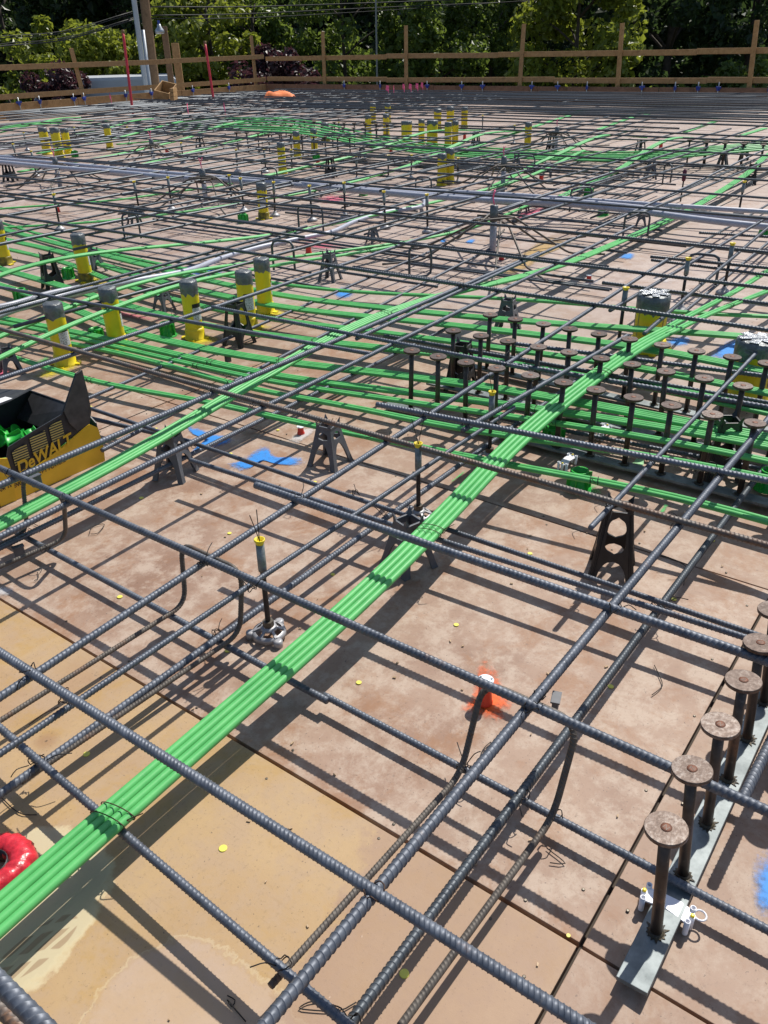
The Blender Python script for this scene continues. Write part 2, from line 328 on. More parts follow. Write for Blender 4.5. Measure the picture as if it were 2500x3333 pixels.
def m_ply(name, cols, tan):
    """film-faced form ply: mottled release-agent stains, rust specks, scuffs"""
    t = NT(name); g = t.coord('World'); oi = t.new('ShaderNodeObjectInfo').outputs['Random']
    big = t.noise(g, 2.1, 5, 0.6, 0.2); mid = t.noise(g, 11, 7, 0.75, 0.15); fine = t.noise(g, 95, 5, 0.8)
    c = t.ramp(big, [(0.30, cols[0]), (0.50, cols[1]), (0.68, cols[2])])
    c = t.mix(t.math('MULTIPLY', t.step(mid, 0.42, 0.62), 0.7), c, cols[3])
    c = t.mix(t.math('MULTIPLY', t.step(t.noise(g, 4.3, 6, 0.74, 0.3), 0.50, 0.64), 0.62), c, cols[4])
    c = t.mix(t.math('MULTIPLY', t.step(fine, 0.54, 0.68), 0.48), c, tuple(v * 0.55 for v in cols[1]))
    sc = t.new('ShaderNodeMapping'); sc.inputs['Scale'].default_value = (1, 9, 1); sc.inputs['Rotation'].default_value = (0, 0, 0.5); t.l.new(g, sc.inputs[0])
    c = t.mix(t.math('MULTIPLY', t.step(t.noise(sc.outputs[0], 11, 6, 0.75), 0.64, 0.74), 0.30), c, cols[5])
    c = t.mix(t.math('MULTIPLY', t.step(t.noise(g, 26, 5, 0.7), 0.66, 0.74), 0.55), c, (0.10, 0.08, 0.07))
    v = t.new('ShaderNodeTexVoronoi'); v.inputs['Scale'].default_value = 4.5; t.l.new(g, v.inputs['Vector'])
    vf = t.math('ADD', v.outputs['Distance'], t.math('MULTIPLY', t.math('SUBTRACT', mid, 0.5), 0.10))
    c = t.mix(t.math('MULTIPLY', t.math('SUBTRACT', 1.0, t.step(vf, 0.03, 0.17)), 0.40), c, (0.20, 0.085, 0.035))
    c = t.mix(t.math('SUBTRACT', 1.0, t.step(vf, 0.012, 0.022)), c, (0.03, 0.022, 0.018))
    gr = t.new('ShaderNodeMapping'); gr.inputs['Scale'].default_value = (14, 1.2, 1); t.l.new(g, gr.inputs[0])
    c = t.mix(t.math('MULTIPLY', t.step(t.noise(gr.outputs[0], 9, 5, 0.7), 0.55, 0.75), 0.22), c, tuple(v * 0.6 for v in cols[0]))
    c = t.mix(t.math('MULTIPLY', t.step(t.noise(g, 170, 2, 0.6), 0.67, 0.72), 0.6), c, (0.05, 0.04, 0.035))
    c = t.mix(t.math('MULTIPLY', oi, 0.45), c, cols[6])
    rough = t.math('ADD', 0.50, t.math('MULTIPLY', mid, 0.2))
    if tan:
        sp = t.new('ShaderNodeSeparateXYZ'); t.l.new(g, sp.inputs[0]); X, Y = sp.outputs[0], sp.outputs[1]
        nn = t.math('MULTIPLY', t.math('SUBTRACT', t.noise(g, 7, 9, 0.68), 0.5), 0.24)
        def blob(p, rx, ry):
            dx = t.math('DIVIDE', t.math('SUBTRACT', X, float(p[0])), rx); dy = t.math('DIVIDE', t.math('SUBTRACT', Y, float(p[1])), ry)
            return t.math('ADD', t.math('SQRT', t.math('ADD', t.math('MULTIPLY', dx, dx), t.math('MULTIPLY', dy, dy))), t.math('MULTIPLY', nn, 3.0))
        # dried puddle of pale wash with a bright tide line, a boot print pressed in it
        pd = blob(P(-30, 3010), 0.22, 0.16)
        c = t.mix(t.math('MULTIPLY', t.math('SUBTRACT', 1.0, t.step(pd, 0.93, 1.0)), 0.8), c, (0.50, 0.44, 0.29))
        ring = t.math('SUBTRACT', t.step(pd, 0.90, 0.97), t.step(pd, 0.98, 1.03)); c = t.mix(t.math('MULTIPLY', ring, 0.45), c, (0.58, 0.50, 0.31))
        p2 = blob(P(640, 3420), 0.15, 0.20)
        c = t.mix(t.math('MULTIPLY', t.math('SUBTRACT', 1.0, t.step(p2, 0.90, 1.0)), 0.40), c, (0.44, 0.34, 0.29))
        r2 = t.math('SUBTRACT', t.step(p2, 0.955, 0.985), t.step(p2, 0.985, 1.01)); c = t.mix(t.math('MULTIPLY', r2, 0.35), c, (0.56, 0.47, 0.31))
        fp = P(118, 3085); dx = t.math('SUBTRACT', X, float(fp[0])); dy = t.math('SUBTRACT', Y, float(fp[1]))
        ex = t.math('DIVIDE', t.math('ADD', dx, t.math('MULTIPLY', dy, 0.35)), 0.075); ey = t.math('DIVIDE', dy, 0.036)
        ins = t.math('SUBTRACT', 1.0, t.step(t.math('ADD', t.math('MULTIPLY', ex, ex), t.math('MULTIPLY', ey, ey)), 0.9, 1.0))
        wv = t.new('ShaderNodeTexWave', wave_type='BANDS', bands_direction='Y'); wv.inputs['Scale'].default_value = 17; wv.inputs['Distortion'].default_value = 1.2; wv.inputs['Detail'].default_value = 1; t.l.new(g, wv.inputs['Vector'])
        wx = t.new('ShaderNodeTexWave', wave_type='BANDS', bands_direction='DIAGONAL'); wx.inputs['Scale'].default_value = 9; wx.inputs['Distortion'].default_value = 2.0; t.l.new(g, wx.inputs['Vector'])
        tread = t.math('MULTIPLY', t.step(wv.outputs['Fac'], 0.25, 0.45), t.step(wx.outputs['Fac'], 0.15, 0.3))
        c = t.mix(t.math('MULTIPLY', t.math('MULTIPLY', ins, tread), 0.7), c, (0.27, 0.175, 0.10))
        # the pink half of the sheet where the oil has not run
        pk = t.step(t.math('ADD', t.math('ADD', t.math('MULTIPLY', Y, -1.0), t.math('MULTIPLY', X, 0.25)), t.math('MULTIPLY', nn, 1.0)), -0.47, -0.43)
        c = t.mix(t.math('MULTIPLY', pk, 0.62), c, (0.29, 0.185, 0.135))
        ch = t.step(t.noise(g, 48, 6, 0.75), 0.665, 0.69)
        c = t.mix(t.math('MULTIPLY', t.math('MULTIPLY', ch, pk), 0.6), c, (0.56, 0.42, 0.32))
    t.bump(t.math('ADD', fine, t.math('MULTIPLY', mid, 0.6)), 0.22, 0.0015)
    return t.fin(c, rough, 0, 0.35)
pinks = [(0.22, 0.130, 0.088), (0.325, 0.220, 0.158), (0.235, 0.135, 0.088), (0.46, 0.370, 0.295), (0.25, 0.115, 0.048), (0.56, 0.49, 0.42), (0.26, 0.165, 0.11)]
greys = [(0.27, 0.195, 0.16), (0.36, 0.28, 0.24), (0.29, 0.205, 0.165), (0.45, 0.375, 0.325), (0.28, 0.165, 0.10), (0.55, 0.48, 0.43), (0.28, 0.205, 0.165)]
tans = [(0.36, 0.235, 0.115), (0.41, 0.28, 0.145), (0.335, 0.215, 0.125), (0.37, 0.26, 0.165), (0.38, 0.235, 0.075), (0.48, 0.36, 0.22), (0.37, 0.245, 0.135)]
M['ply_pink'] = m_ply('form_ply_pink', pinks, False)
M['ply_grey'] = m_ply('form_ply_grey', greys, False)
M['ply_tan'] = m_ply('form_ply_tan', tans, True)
def m_paint(name, col):
    t = NT(name); at = t.new('ShaderNodeAttribute', attribute_name='fade'); g = t.coord('World')
    n = t.noise(g, 60, 5, 0.75); n2 = t.noise(g, 7, 3)
    a = t.math('ADD', at.outputs['Fac'], t.math('MULTIPLY', t.math('SUBTRACT', n, 0.5), 1.3)); a = t.math('ADD', a, t.math('MULTIPLY', t.math('SUBTRACT', n2, 0.5), 0.5))
    t.set(t.b.inputs['Alpha'], t.math('MULTIPLY', t.step(a, 0.25, 1.05), 0.62 if 'white' in name else 0.92))
    t.m.surface_render_method = 'DITHERED'
    return t.fin(t.mix(n2, col, tuple(c * 0.8 for c in col)), 0.6, 0, 0.3)
M['p_blue'] = m_paint('blue_spray', (0.035, 0.27, 0.74)); M['p_orange'] = m_paint('orange_spray', (0.85, 0.13, 0.015)); M['p_pink'] = m_paint('pink_spray', (0.70, 0.14, 0.22))
M['p_yellow'] = m_paint('yellow_spray', (0.70, 0.56, 0.02)); M['p_green'] = m_paint('green_spray', (0.05, 0.42, 0.10)); M['p_white'] = m_paint('white_spray', (0.74, 0.72, 0.72)); M['p_tan'] = m_paint('tan_stain', (0.46, 0.30, 0.11))
def m_leaf(name, a, b, tr):
    t = NT(name); g = t.coord('World'); n = t.noise(g, 1.3, 3); n2 = t.new('ShaderNodeTexWhiteNoise'); n2.noise_dimensions = '3D'
    geo = t.new('ShaderNodeNewGeometry'); c = t.ramp(n, [(0.3, a), (0.7, b)]); rp = geo.outputs['Random Per Island']
    c = t.mix(t.math('MULTIPLY', rp, 0.55), c, tuple(v * 0.45 for v in a)); t.set(t.b.inputs['Base Color'], c)
    t.b.inputs['Roughness'].default_value = 0.42
    tl = t.new('ShaderNodeBsdfTranslucent'); t.l.new(t.mix(0.5, c, (tr[0], tr[1], tr[2])), tl.inputs[0])
    mx = t.new('ShaderNodeMixShader'); mx.inputs[0].default_value = 0.5; t.l.new(t.b.outputs[0], mx.inputs[1]); t.l.new(tl.outputs[0], mx.inputs[2]); t.l.new(mx.outputs[0], t.out.inputs[0]); return t.m
M['leaf_bright'] = m_leaf('leaf_bright', (0.145, 0.195, 0.022), (0.245, 0.285, 0.038), (0.38, 0.43, 0.05))
M['leaf_mid'] = m_leaf('leaf_mid', (0.085, 0.145, 0.03), (0.165, 0.225, 0.045), (0.25, 0.34, 0.05))
M['leaf_dark'] = m_leaf('leaf_dark', (0.030, 0.062, 0.022), (0.065, 0.105, 0.034), (0.075, 0.12, 0.03))
M['leaf_purple'] = m_leaf('leaf_purple', (0.045, 0.022, 0.028), (0.085, 0.045, 0.052), (0.09, 0.025, 0.035))
M['bark'] = plain('bark', (0.055, 0.042, 0.032), 0.9, var=0.4, scale=8, bump=0.5)
M['ground'] = plain('ground', (0.055, 0.06, 0.035), 0.95, var=0.4, scale=0.8)
M['sky_block'] = plain('sky_block_bank', (0.008, 0.012, 0.006), 1.0, var=0.5, scale=0.4, spec=0.0)  # near-black colour of the added bank keeps the woodland gaps in shade
M['asphalt'] = plain('asphalt', (0.05, 0.05, 0.052), 0.9, var=0.2, scale=2)

# ================================================================ the setting
GZ = -3.3
DX1, DY1 = 19.45, 18.55                        # far edges of the deck
me = mesh_np('ground', [(-400, -400, GZ), (400, -400, GZ), (400, 400, GZ), (-400, 400, GZ)], [(0, 1, 2, 3)])
tag(obj('ground', me, M['ground']), kind='structure')
# hillside: added bank behind the woodland, blocks sky light between the leaves
fw = np.array([0.798, 0.602]); sd = np.array([-0.602, 0.798])
hv = []; hq = []; NU, NV = 40, 12
for j in range(NV):
    for i in range(NU):
        d = 46 + j * 9.0; s = -110 + i * (220 / (NU - 1)); p = fw * d + sd * s
        z = GZ - 0.2 + (j / (NV - 1)) ** 0.75 * 34 + (1.6 * math.sin(i * 0.9 + j) + 1.1 * math.sin(i * 2.1)) * min(1, j / 2)
        hv.append((p[0], p[1], z))
for j in range(NV - 1):
    for i in range(NU - 1): a = j * NU + i; hq.append((a, a + 1, a + NU + 1, a + NU))
tag(obj('sky_block_bank', mesh_np('sky_block_bank', hv, hq, True), M['sky_block']), kind='structure')
rv = []
for s in (-90, 90):
    for d in (27.5, 34.0): p = fw * d + sd * s; rv.append((p[0], p[1], GZ + 0.01))
tag(obj('road', mesh_np('road', rv, [(0, 2, 3, 1)]), M['asphalt']), kind='structure')

# deck: joists and soffit slab below, one plywood sheet after another on top
deck = MB().box(((DX1 - 4) / 2, (DY1 - 7) / 2, -0.045), (DX1 + 4, DY1 + 7, 0.05)).build('deck', M['bark'])
tag(deck, kind='structure')
PW, PL = 1.22, 2.44
def panel_mesh(mat):
    b = MB().box((0, 0, -0.009), (PW - 0.008, PL - 0.007, 0.018)); m = b.mesh('plywood_panel', 0.0012); m.materials.append(M[mat]); return m
pm = {k: panel_mesh(k) for k in ('ply_pink', 'ply_grey', 'ply_tan')}
nx0 = -3; k = 0
for i in range(nx0, 18):
    for j in range(-3, 9):
        cx_ = 0.83 + (i + 0.5) * PW; cy_ = 0.245 + (j + 0.5) * PL
        if cx_ + PW / 2 > DX1 + 0.6 or cy_ + PL / 2 > DY1 + 1.3: continue
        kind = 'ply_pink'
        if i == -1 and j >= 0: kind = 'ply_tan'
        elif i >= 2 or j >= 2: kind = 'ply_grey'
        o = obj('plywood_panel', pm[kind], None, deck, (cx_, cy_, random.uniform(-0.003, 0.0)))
        o.rotation_euler = (0, 0, random.uniform(-0.0006, 0.0006))

sb = MB()
for i in range(-2, 4):
    for j in range(-1, 4):
        for e in range(9):
            for sx in (-1, 1):
                if random.random() < 0.8: sb.lathe([(0.0031, -0.001), (0.0031, 0.0005), (0.002, 0.0008)], 8, (0.83 + i * PW + sx * random.uniform(0.018, 0.05), 0.245 + (j + (e + 0.5) / 9) * PL + random.uniform(-0.03, 0.03), 0))
        for e in range(5):
            for sy in (-1, 1):
                if random.random() < 0.8: sb.lathe([(0.0031, -0.001), (0.0031, 0.0005), (0.002, 0.0008)], 8, (0.83 + (i + (e + 0.5) / 5) * PW + random.uniform(-0.03, 0.03), 0.245 + j * PL + sy * random.uniform(0.018, 0.05), 0))
tag(sb.build('screw_heads', M['nut'], deck), kind='stuff')
# edge forms along the two far sides
def plank(name, a, b, w, h, mat, parent=None, roll=0.0):
    """board from a to b, thickness w across, height h"""
    a = Vector(a); b = Vector(b); L = (b - a).length; mid = (a + b) / 2
    ang = math.atan2(b.y - a.y, b.x - a.x); pit = math.atan2(b.z - a.z, math.hypot(b.x - a.x, b.y - a.y))
    o = MB().box((0, 0, 0), (L, w, h)).build(name, mat, parent, bevel=0.003, loc=mid); o.rotation_euler = (roll, -pit, ang); return o
ef = thing('edge_form', 'red-brown edge form boards standing along the far right edge of the deck', 'edge form', (DX1, 8, 0))
for q in range(10):
    y0 = DY1 - q * 2.9; z = 0.17 + random.uniform(-0.008, 0.008)
    plank('board', (0.0, y0 - 2.88 - 8, z), (random.uniform(-0.01, 0.01), y0 - 8, z), 0.04, 0.34, M['lumber_red'], ef)
ef2 = thing('edge_form', 'tan edge form boards standing along the far left edge of the deck', 'edge form', (10, DY1, 0))
for q in range(7):
    x0 = DX1 - 0.03 - q * 3.2; z = 0.17 + random.uniform(-0.008, 0.008)
    plank('board', (x0 - 3.18 - 10, 0.0, z), (x0 - 10, random.uniform(-0.01, 0.01), z), 0.04, 0.34, M['lumber'], ef2)

# guard rails
fr = thing('guard_rail', 'timber guard rail with upright posts along the far right edge, before the trees', 'fence', (DX1 + 0.06, 8, 0))
def post(parent, x, y, h, lean, along):
    o = MB().box((0, 0, h / 2 - 0.1), (0.04, 0.092, h + 0.2) if along == 'y' else (0.092, 0.04, h + 0.2)).build('post', M['lumber'], parent, bevel=0.003, loc=(x, y, 0))
    o.rotation_euler = (lean if along == 'y' else random.uniform(-0.01, 0.01), lean if along == 'x' else random.uniform(-0.01, 0.01), 0); return o
PY = [16.4, 13.65, 10.37, 7.92, 5.10, 2.3, -0.5, -3.3]
for i, y in enumerate(PY): post(fr, 0, y - 8, [1.60, 1.66, 1.60, 1.55, 1.52, 1.58, 1.6, 1.6][i], [0.03, 0.0, 0.02, -0.03, -0.06, 0.02, 0, 0][i], 'y')
for z, nm in ((0.99, 'rail'), (0.46, 'rail')):
    cuts = [DY1 + 0.02, 14.3, 11.0 if z > 0.5 else 9.5, 6.3 if z > 0.5 else 6.0, 2.2, -1.8, -6.0]
    for a, b in zip(cuts[:-1], cuts[1:]):
        plank('rail', (0.046, b + 0.004 - 8, z + random.uniform(-0.015, 0.015)), (0.046, a - 8, z + random.uniform(-0.015, 0.015)), 0.04, 0.108, M['lumber'], fr)
fl = thing('guard_rail', 'timber guard rail with leaning post along the far left edge, behind the red poles', 'fence', (12, DY1 + 0.06, 0))
for x, h, ln in ((19.1, 1.55, -0.02), (13.3, 1.36, -0.10), (9.5, 1.5, 0.0), (6.0, 1.5, 0.02), (2.8, 1.5, 0.0)): post(fl, x - 12, 0.0, h, ln, 'x')
for z in (1.02, 0.46):
    cuts = [DX1 + 0.0, 15.8 if z > .5 else 14.8, 10.6, 6.0, 1.8, -3.0]
    for a, b in zip(cuts[:-1], cuts[1:]):
        plank('rail', (b + 0.004 - 12, -0.046, z + random.uniform(-0.015, 0.015)), (a - 12, -0.046, z + random.uniform(-0.015, 0.015)), 0.04, 0.108, M['lumber'], fl)
# two heavier timbers stand outside the left rail, one carries a lamp
tp = thing('timber_post', 'brown timber post with a small floodlight behind the left guard rail', 'post', (*Q(562, 300, 27.5)[:2], GZ), 0.82)
zt = Q(560, 85, 27.5)[2] - GZ
MB().box((0, 0, zt / 2), (0.17, 0.17, zt)).build('shaft', M['pole_wood'], tp, bevel=0.01)
lamp = MB().lathe([(0.02, 0.14), (0.05, 0.13), (0.06, 0.06), (0.12, 0.0), (0.14, -0.07), (0.11, -0.11)], 14, (-0.16, 0.12, zt - 0.08)).build('lamp_head', M['zinc'], tp)
MB().box((-0.16, 0.12, zt + 0.10), (0.06, 0.06, 0.09)).build('sensor', M['blue_plastic'], lamp)
MB().tube([(0, 0, zt - 0.1), (-0.08, 0.06, zt - 0.04), (-0.14, 0.10, zt - 0.02)], 0.025).build('bracket', M['zinc'], tp)
tp2 = thing('timber_post', 'shorter light brown timber post next to the floodlight post', 'post', (*Q(590, 300, 26.5)[:2], GZ), 0.82)
zt = Q(582, 140, 26.5)[2] - GZ; MB().box((0, 0, zt / 2), (0.24, 0.20, zt)).build('shaft', M['lumber'], tp2, bevel=0.01)
# flat pale roof next door and a white camper below
b0 = P(70, 352, -0.25)
nb = thing('flat_roof_building', 'low building with a flat pale roof just beyond the left guard rail', 'building', (16.6, 21.5, GZ))
MB().box((0, 0, (-0.35 - GZ) / 2), (11.0, 4.6, -0.35 - GZ)).build('wall', M['concrete'], nb)
MB().box((0.0, 0, -0.30 - GZ), (11.3, 4.9, 0.10)).build('roof', M['roof'], nb)
cp = Q(350, 300, 34.5)
cv = thing('camper_van', 'white camper with rounded roof parked beyond the left guard rail', 'camper', (cp[0], cp[1], GZ), math.atan2(sd[1], sd[0]) + 0.2)
prof = [(-2.6, 0.55), (2.6, 0.55), (2.65, 2.0), (2.45, 3.1), (2.1, 3.55), (1.6, 3.8), (-2.3, 3.8), (-2.6, 3.6)]
Mx = Matrix.Rotation(math.pi / 2, 4, 'X')
MB().prism(prof, -1.1, 1.1, Mx).build('body', M['white_paint'], cv, bevel=0.12)
for x, w in ((-1.5, 1.0), (0.2, 1.2), (1.6, 0.7)): MB().box((x, 1.11, 2.1), (w, 0.03, 0.6)).build('window', M['glass_dark'], cv, bevel=0.01)
for x in (-1.6, 1.6):
    for s in (-1, 1):
        wq = MB().lathe([(0.1, -0.1), (0.36, -0.1), (0.38, -0.05), (0.38, 0.05), (0.36, 0.1), (0.1, 0.1)], 18, (0, 0, 0), M=Matrix.Rotation(math.pi / 2, 4, 'X')).build('wheel', M['tyre'], cv, loc=(x, s * 1.0, 0.38))

# poles and overhead cables
def pole(name, label, px0, py0, px1, py1, dist, r0, r1, mat):
    top = Q(px1, py1, dist); bt = Q(px0, py0, dist); up = (top - bt) / (top[2] - bt[2])
    base = bt + up * (GZ - bt[2]); tp_ = bt + up * (8.5 - bt[2])
    t = thing(name, label, 'pole', base); pts = np.array([np.zeros(3), (tp_ - base) * 0.5, tp_ - base]); pts = spline(pts, 0.5)
    rr = np.linspace(r0, r1, len(pts)); v, q = tube_np(pts, rr, 14); obj('shaft', mesh_np('shaft', v, q, True), mat, t); return t, base, tp_
t1, ub, ut = pole('utility_pole', 'brown wooden utility pole carrying the overhead cables', 507, 295, 470, 0, 31.0, 0.17, 0.13, M['pole_wood'])
MB().box((ut - ub) * 0.96, (2.2, 0.12, 0.14)).build('crossarm', M['pole_wood'], t1)
t2, _, _ = pole('street_light_pole', 'grey metal pole leaning just left of the wooden utility pole', 478, 310, 436, 0, 30.3, 0.085, 0.075, M['pole_metal'])
t3 = thing('conduit_riser', 'thin grey conduit riser between the metal pole and utility pole', 'pipe', (*Q(490, 310, 30.6)[:2], GZ))
a = Q(492, 312, 30.6); b = Q(465, 97, 30.6); up = (b - a) / (b[2] - a[2]); base = a + up * (GZ - a[2]); t3.location = Vector(base)
v, q = tube_np(np.array([np.zeros(3), (b - base) / 2, b - base]), 0.055, 12); obj('pipe', mesh_np('pipe', v, q, True), M['pole_metal'], t3)
MB().lathe([(0.14, -0.03), (0.14, 0.03)], 12, (b - base) * 0.6).build('strap', M['zinc'], t3)
t4, _, _ = pole('street_light_pole', 'slim grey street pole far behind the right guard rail', 1228, 300, 1226, 170, 33.0, 0.035, 0.03, M['coupler'])
cabs = [((-60, 125), (430, 38), 29, 31, 'upper'), ((-60, 132), (430, 44), 29, 31, 'second'), ((-60, 158), (440, 62), 29, 31, 'thick third'), ((-60, 150), (436, 58), 29.5, 31, 'lowest')]
for (a, b, d0, d1, w) in cabs:
    A = Q(*a, d0); B = Q(*b, d1); m_ = (A + B) / 2 - np.array([0, 0, 0.18]); A2 = A + (A - B) * 0.8
    tag(obj('overhead_cable', tube_mesh('cable', spline([A2, A, m_, B], 0.6), 0.019 if 'thick' in w else 0.013, 6), M['cable']), f'{w} black overhead cable running left from the utility pole', 'cable', 'overhead cables')
for (pts, w, r_) in [([(478, 22), (800, 22), (1250, 8), (1700, -10)], 'upper', 0.020), ([(478, 50), (800, 45), (1250, 24), (1790, 2)], 'middle', 0.018), ([(480, 60), (800, 58), (1250, 34), (1800, -4)], 'lower', 0.013)]:
    A = [Q(p[0], p[1], 31 + 1.2 * i) for i, p in enumerate(pts)]; A.append(A[-1] + (A[-1] - A[-2]) * 1.2)
    tag(obj('overhead_cable', tube_mesh('cable', spline(A, 0.6), r_, 6), M['cable']), f'{w} black overhead cable running right from the utility pole across the trees', 'cable', 'overhead cables')

# ---------------------------------------------------------------- trees
def leaf_cloud(clumps, per, size, seed, flat=0.0, stretch=(1, 1, 1)):
    """clumps: (x, y, z, radius) rows; leaf-sized bent diamonds scattered mostly near each clump's skin"""
    r_ = np.random.default_rng(seed); cl = np.asarray(clumps); n = len(cl) * per
    c = np.repeat(cl, per, axis=0); d = r_.normal(size=(n, 3)); d /= np.linalg.norm(d, axis=1)[:, None]
    rad = c[:, 3] * (0.45 + 0.6 * r_.random(n) ** 0.6); cen = c[:, :3] + d * rad[:, None] * np.array(stretch)
    nrm = d + 0.9 * r_.normal(size=(n, 3)) + np.array([0, 0, 0.5]); nrm /= np.linalg.norm(nrm, axis=1)[:, None]
    a = np.cross(nrm, r_.normal(size=(n, 3))); a /= np.linalg.norm(a, axis=1)[:, None]; b = np.cross(nrm, a)
    s = size * (0.55 + 0.9 * r_.random(n))[:, None]
    v = np.stack([cen - a * s * 0.5, cen + b * s * 0.34 + nrm * s * 0.08, cen + a * s * 0.5 - nrm * s * 0.12, cen - b * s * 0.34 + nrm * s * 0.08], axis=1).reshape(-1, 3)
    return v, np.arange(n * 4).reshape(-1, 4)
def crown_clumps(w, h, zc, n, seed, shape='oval'):
    r_ = np.random.default_rng(seed); out = []
    while len(out) < n:
        p = r_.uniform(-1, 1, 3); rr = np.linalg.norm(p)
        if rr > 1: continue
        if rr < 0.35 and r_.random() < 0.6: continue
        k_ = 1.0 if shape == 'oval' else (1.05 - 0.45 * (p[2] + 1) / 2)
        out.append((p[0] * w * k_, p[1] * w * k_, zc + p[2] * h, r_.uniform(0.16, 0.30) * w))
    return out
CROWN = {}
def tree(name, label, cat, px, dist, w, z0, z1, leaf, size, n, per, seed, trunk_r=0.13, group=None, shape='oval'):
    p = Q(px, 150, dist); t = thing(name, label, cat, (p[0], p[1], GZ), 0.0, group)
    H0, H1 = z0 - GZ, z1 - GZ
    cl = crown_clumps(w, (H1 - H0) / 2, (H0 + H1) / 2, n, seed, shape); v, q = leaf_cloud(cl, per, size, seed + 1)
    obj('crown', mesh_np('crown', v, q), M[leaf], t)
    b = MB(); zc = H0 + (H1 - H0) * 0.75
    b.tube(spline([(0, 0, 0), (0.05, 0.03, zc * 0.4), (-0.06, 0.05, zc)], 0.5), np.linspace(trunk_r, trunk_r * 0.25, len(spline([(0, 0, 0), (0.05, 0.03, zc * 0.4), (-0.06, 0.05, zc)], 0.5))), 8)
    r_ = random.Random(seed)
    for c in cl[::max(1, len(cl) // 16)]:
        zs = max(0.25 * zc, min(zc * 0.95, c[2] - 0.5 * math.hypot(c[0], c[1]) - 0.2)); b.tube(spline([(0, 0, zs), (c[0] * 0.5, c[1] * 0.5, (zs + c[2]) / 2 + 0.1), (c[0], c[1], c[2])], 0.4), trunk_r * 0.28, 5)
    b.build('trunk', M['bark'], t); return t
tree('maple_tree', 'yellow-green maple left of the metal pole, above the white camper', 'tree', 318, 38, 2.0, GZ + 1.2, 2.2, 'leaf_bright', 0.24, 34, 130, 11, group='young maples along the street')
tree('maple_tree', 'tall yellow-green maple behind the left purple plum tree', 'tree', 150, 40, 2.0, GZ + 1.2, 2.6, 'leaf_bright', 0.24, 34, 120, 12, group='young maples along the street')
tree('maple_tree', 'short bright green tree at the left edge of the picture', 'tree', 0, 33, 1.0, GZ + 0.8, 0.6, 'leaf_bright', 0.22, 22, 120, 13, group='young maples along the street')
tree('maple_tree', 'bright maple just right of the wooden utility pole', 'tree', 575, 37, 1.8, GZ + 1.0, 3.0, 'leaf_bright', 0.23, 36, 120, 14, group='young maples along the street')
tree('maple_tree', 'tall bright maple behind the second red pole', 'tree', 690, 36, 1.9, GZ + 1.0, 4.2, 'leaf_bright', 0.23, 40, 120, 15, group='young maples along the street')
tree('maple_tree', 'large bright yellow-green maple in the right half, behind the guard rail', 'tree', 1880, 33, 2.35, GZ + 1.0, 5.6, 'leaf_bright', 0.23, 70, 150, 16, group='young maples along the street')
tree('maple_tree', 'small yellow-green sapling low between the guard rail posts right of centre', 'tree', 1670, 32, 0.75, GZ + 0.8, -0.1, 'leaf_bright', 0.2, 16, 90, 17, group='young maples along the street')
tree('plum_tree', 'dark purple plum tree at left, under the tall yellow-green maple', 'tree', 170, 33, 1.3, GZ + 0.8, 0.95, 'leaf_purple', 0.16, 40, 170, 21, group='purple plum trees')
tree('plum_tree', 'wide dark purple plum tree behind the corner of the guard rail', 'tree', 880, 34, 1.75, GZ + 0.8, 1.55, 'leaf_purple', 0.17, 50, 190, 22, group='purple plum trees')
for i, (px, d, w, zt_, lab) in enumerate([(300, 31, 0.55, -0.25, 'small green shrub in front of the left end of the camper'), (385, 30.5, 0.5, -0.3, 'small green shrub in front of the middle of the camper'), (452, 31, 0.4, -0.35, 'small green shrub between the camper and the metal pole')]):
    tree('shrub', lab, 'shrub', px, d, w, GZ + 0.4, zt_, 'leaf_mid', 0.15, 14, 90, 90 + i, 0.04)
for i, (px, d, w, zt_, lab) in enumerate([(830, 42, 2.2, 6, 'mid green tree rising behind the wide purple plum tree'), (1120, 38, 2.2, 5.5, 'mid green tree behind the post left of centre'), (1400, 37, 2.0, 5.0, 'mid green leafy tree behind the middle post of the guard rail'), (1600, 41, 2.3, 6.5, 'mid green tree just left of the large bright maple'), (2260, 36, 1.9, -0.2, 'low mid green bush in the dark gap right of the large maple'), (2480, 37, 1.7, 0.4, 'low mid green bush at the right edge of the picture')]):
    tree('leafy_tree', lab, 'tree', px, d, w, GZ + 0.6, zt_, 'leaf_mid', 0.23, 50 if zt_ > 2 else 26, 120, 30 + i * 3)
for i, (px, d, w, zt_, lab) in enumerate([(20, 44, 3.0, 9, 'tall dark tree at the far left above the cables'), (420, 46, 3.0, 10, 'tall dark tree behind the poles'), (1750, 46, 3.0, 10, 'tall dark tree behind the left side of the large maple'), (2180, 40, 2.6, 9, 'tall dark tree right of the large maple'), (2440, 41, 2.6, 9, 'tall dark tree at the right edge of the picture')]):
    tree('dark_tree', lab, 'tree', px, d, w, GZ + 0.8, zt_, 'leaf_dark', 0.30, 60, 110, 60 + i * 3, 0.22)
# the wood on the added bank: one mass of dark crowns
cl = []
r_ = np.random.default_rng(5)
for i in range(430):
    s = r_.uniform(-52, 52); d = r_.uniform(45, 62); z = GZ + (d - 46) * 0.35 + r_.uniform(0.5, 13); p = fw * d + sd * s; cl.append((p[0], p[1], z, r_.uniform(1.2, 2.4)))
v, q = leaf_cloud(cl, 230, 0.55, 77)
tag(obj('woodland', mesh_np('woodland', v, q), M['leaf_dark']), 'dark dense woodland filling the background behind the street trees', 'woodland', kind='stuff')

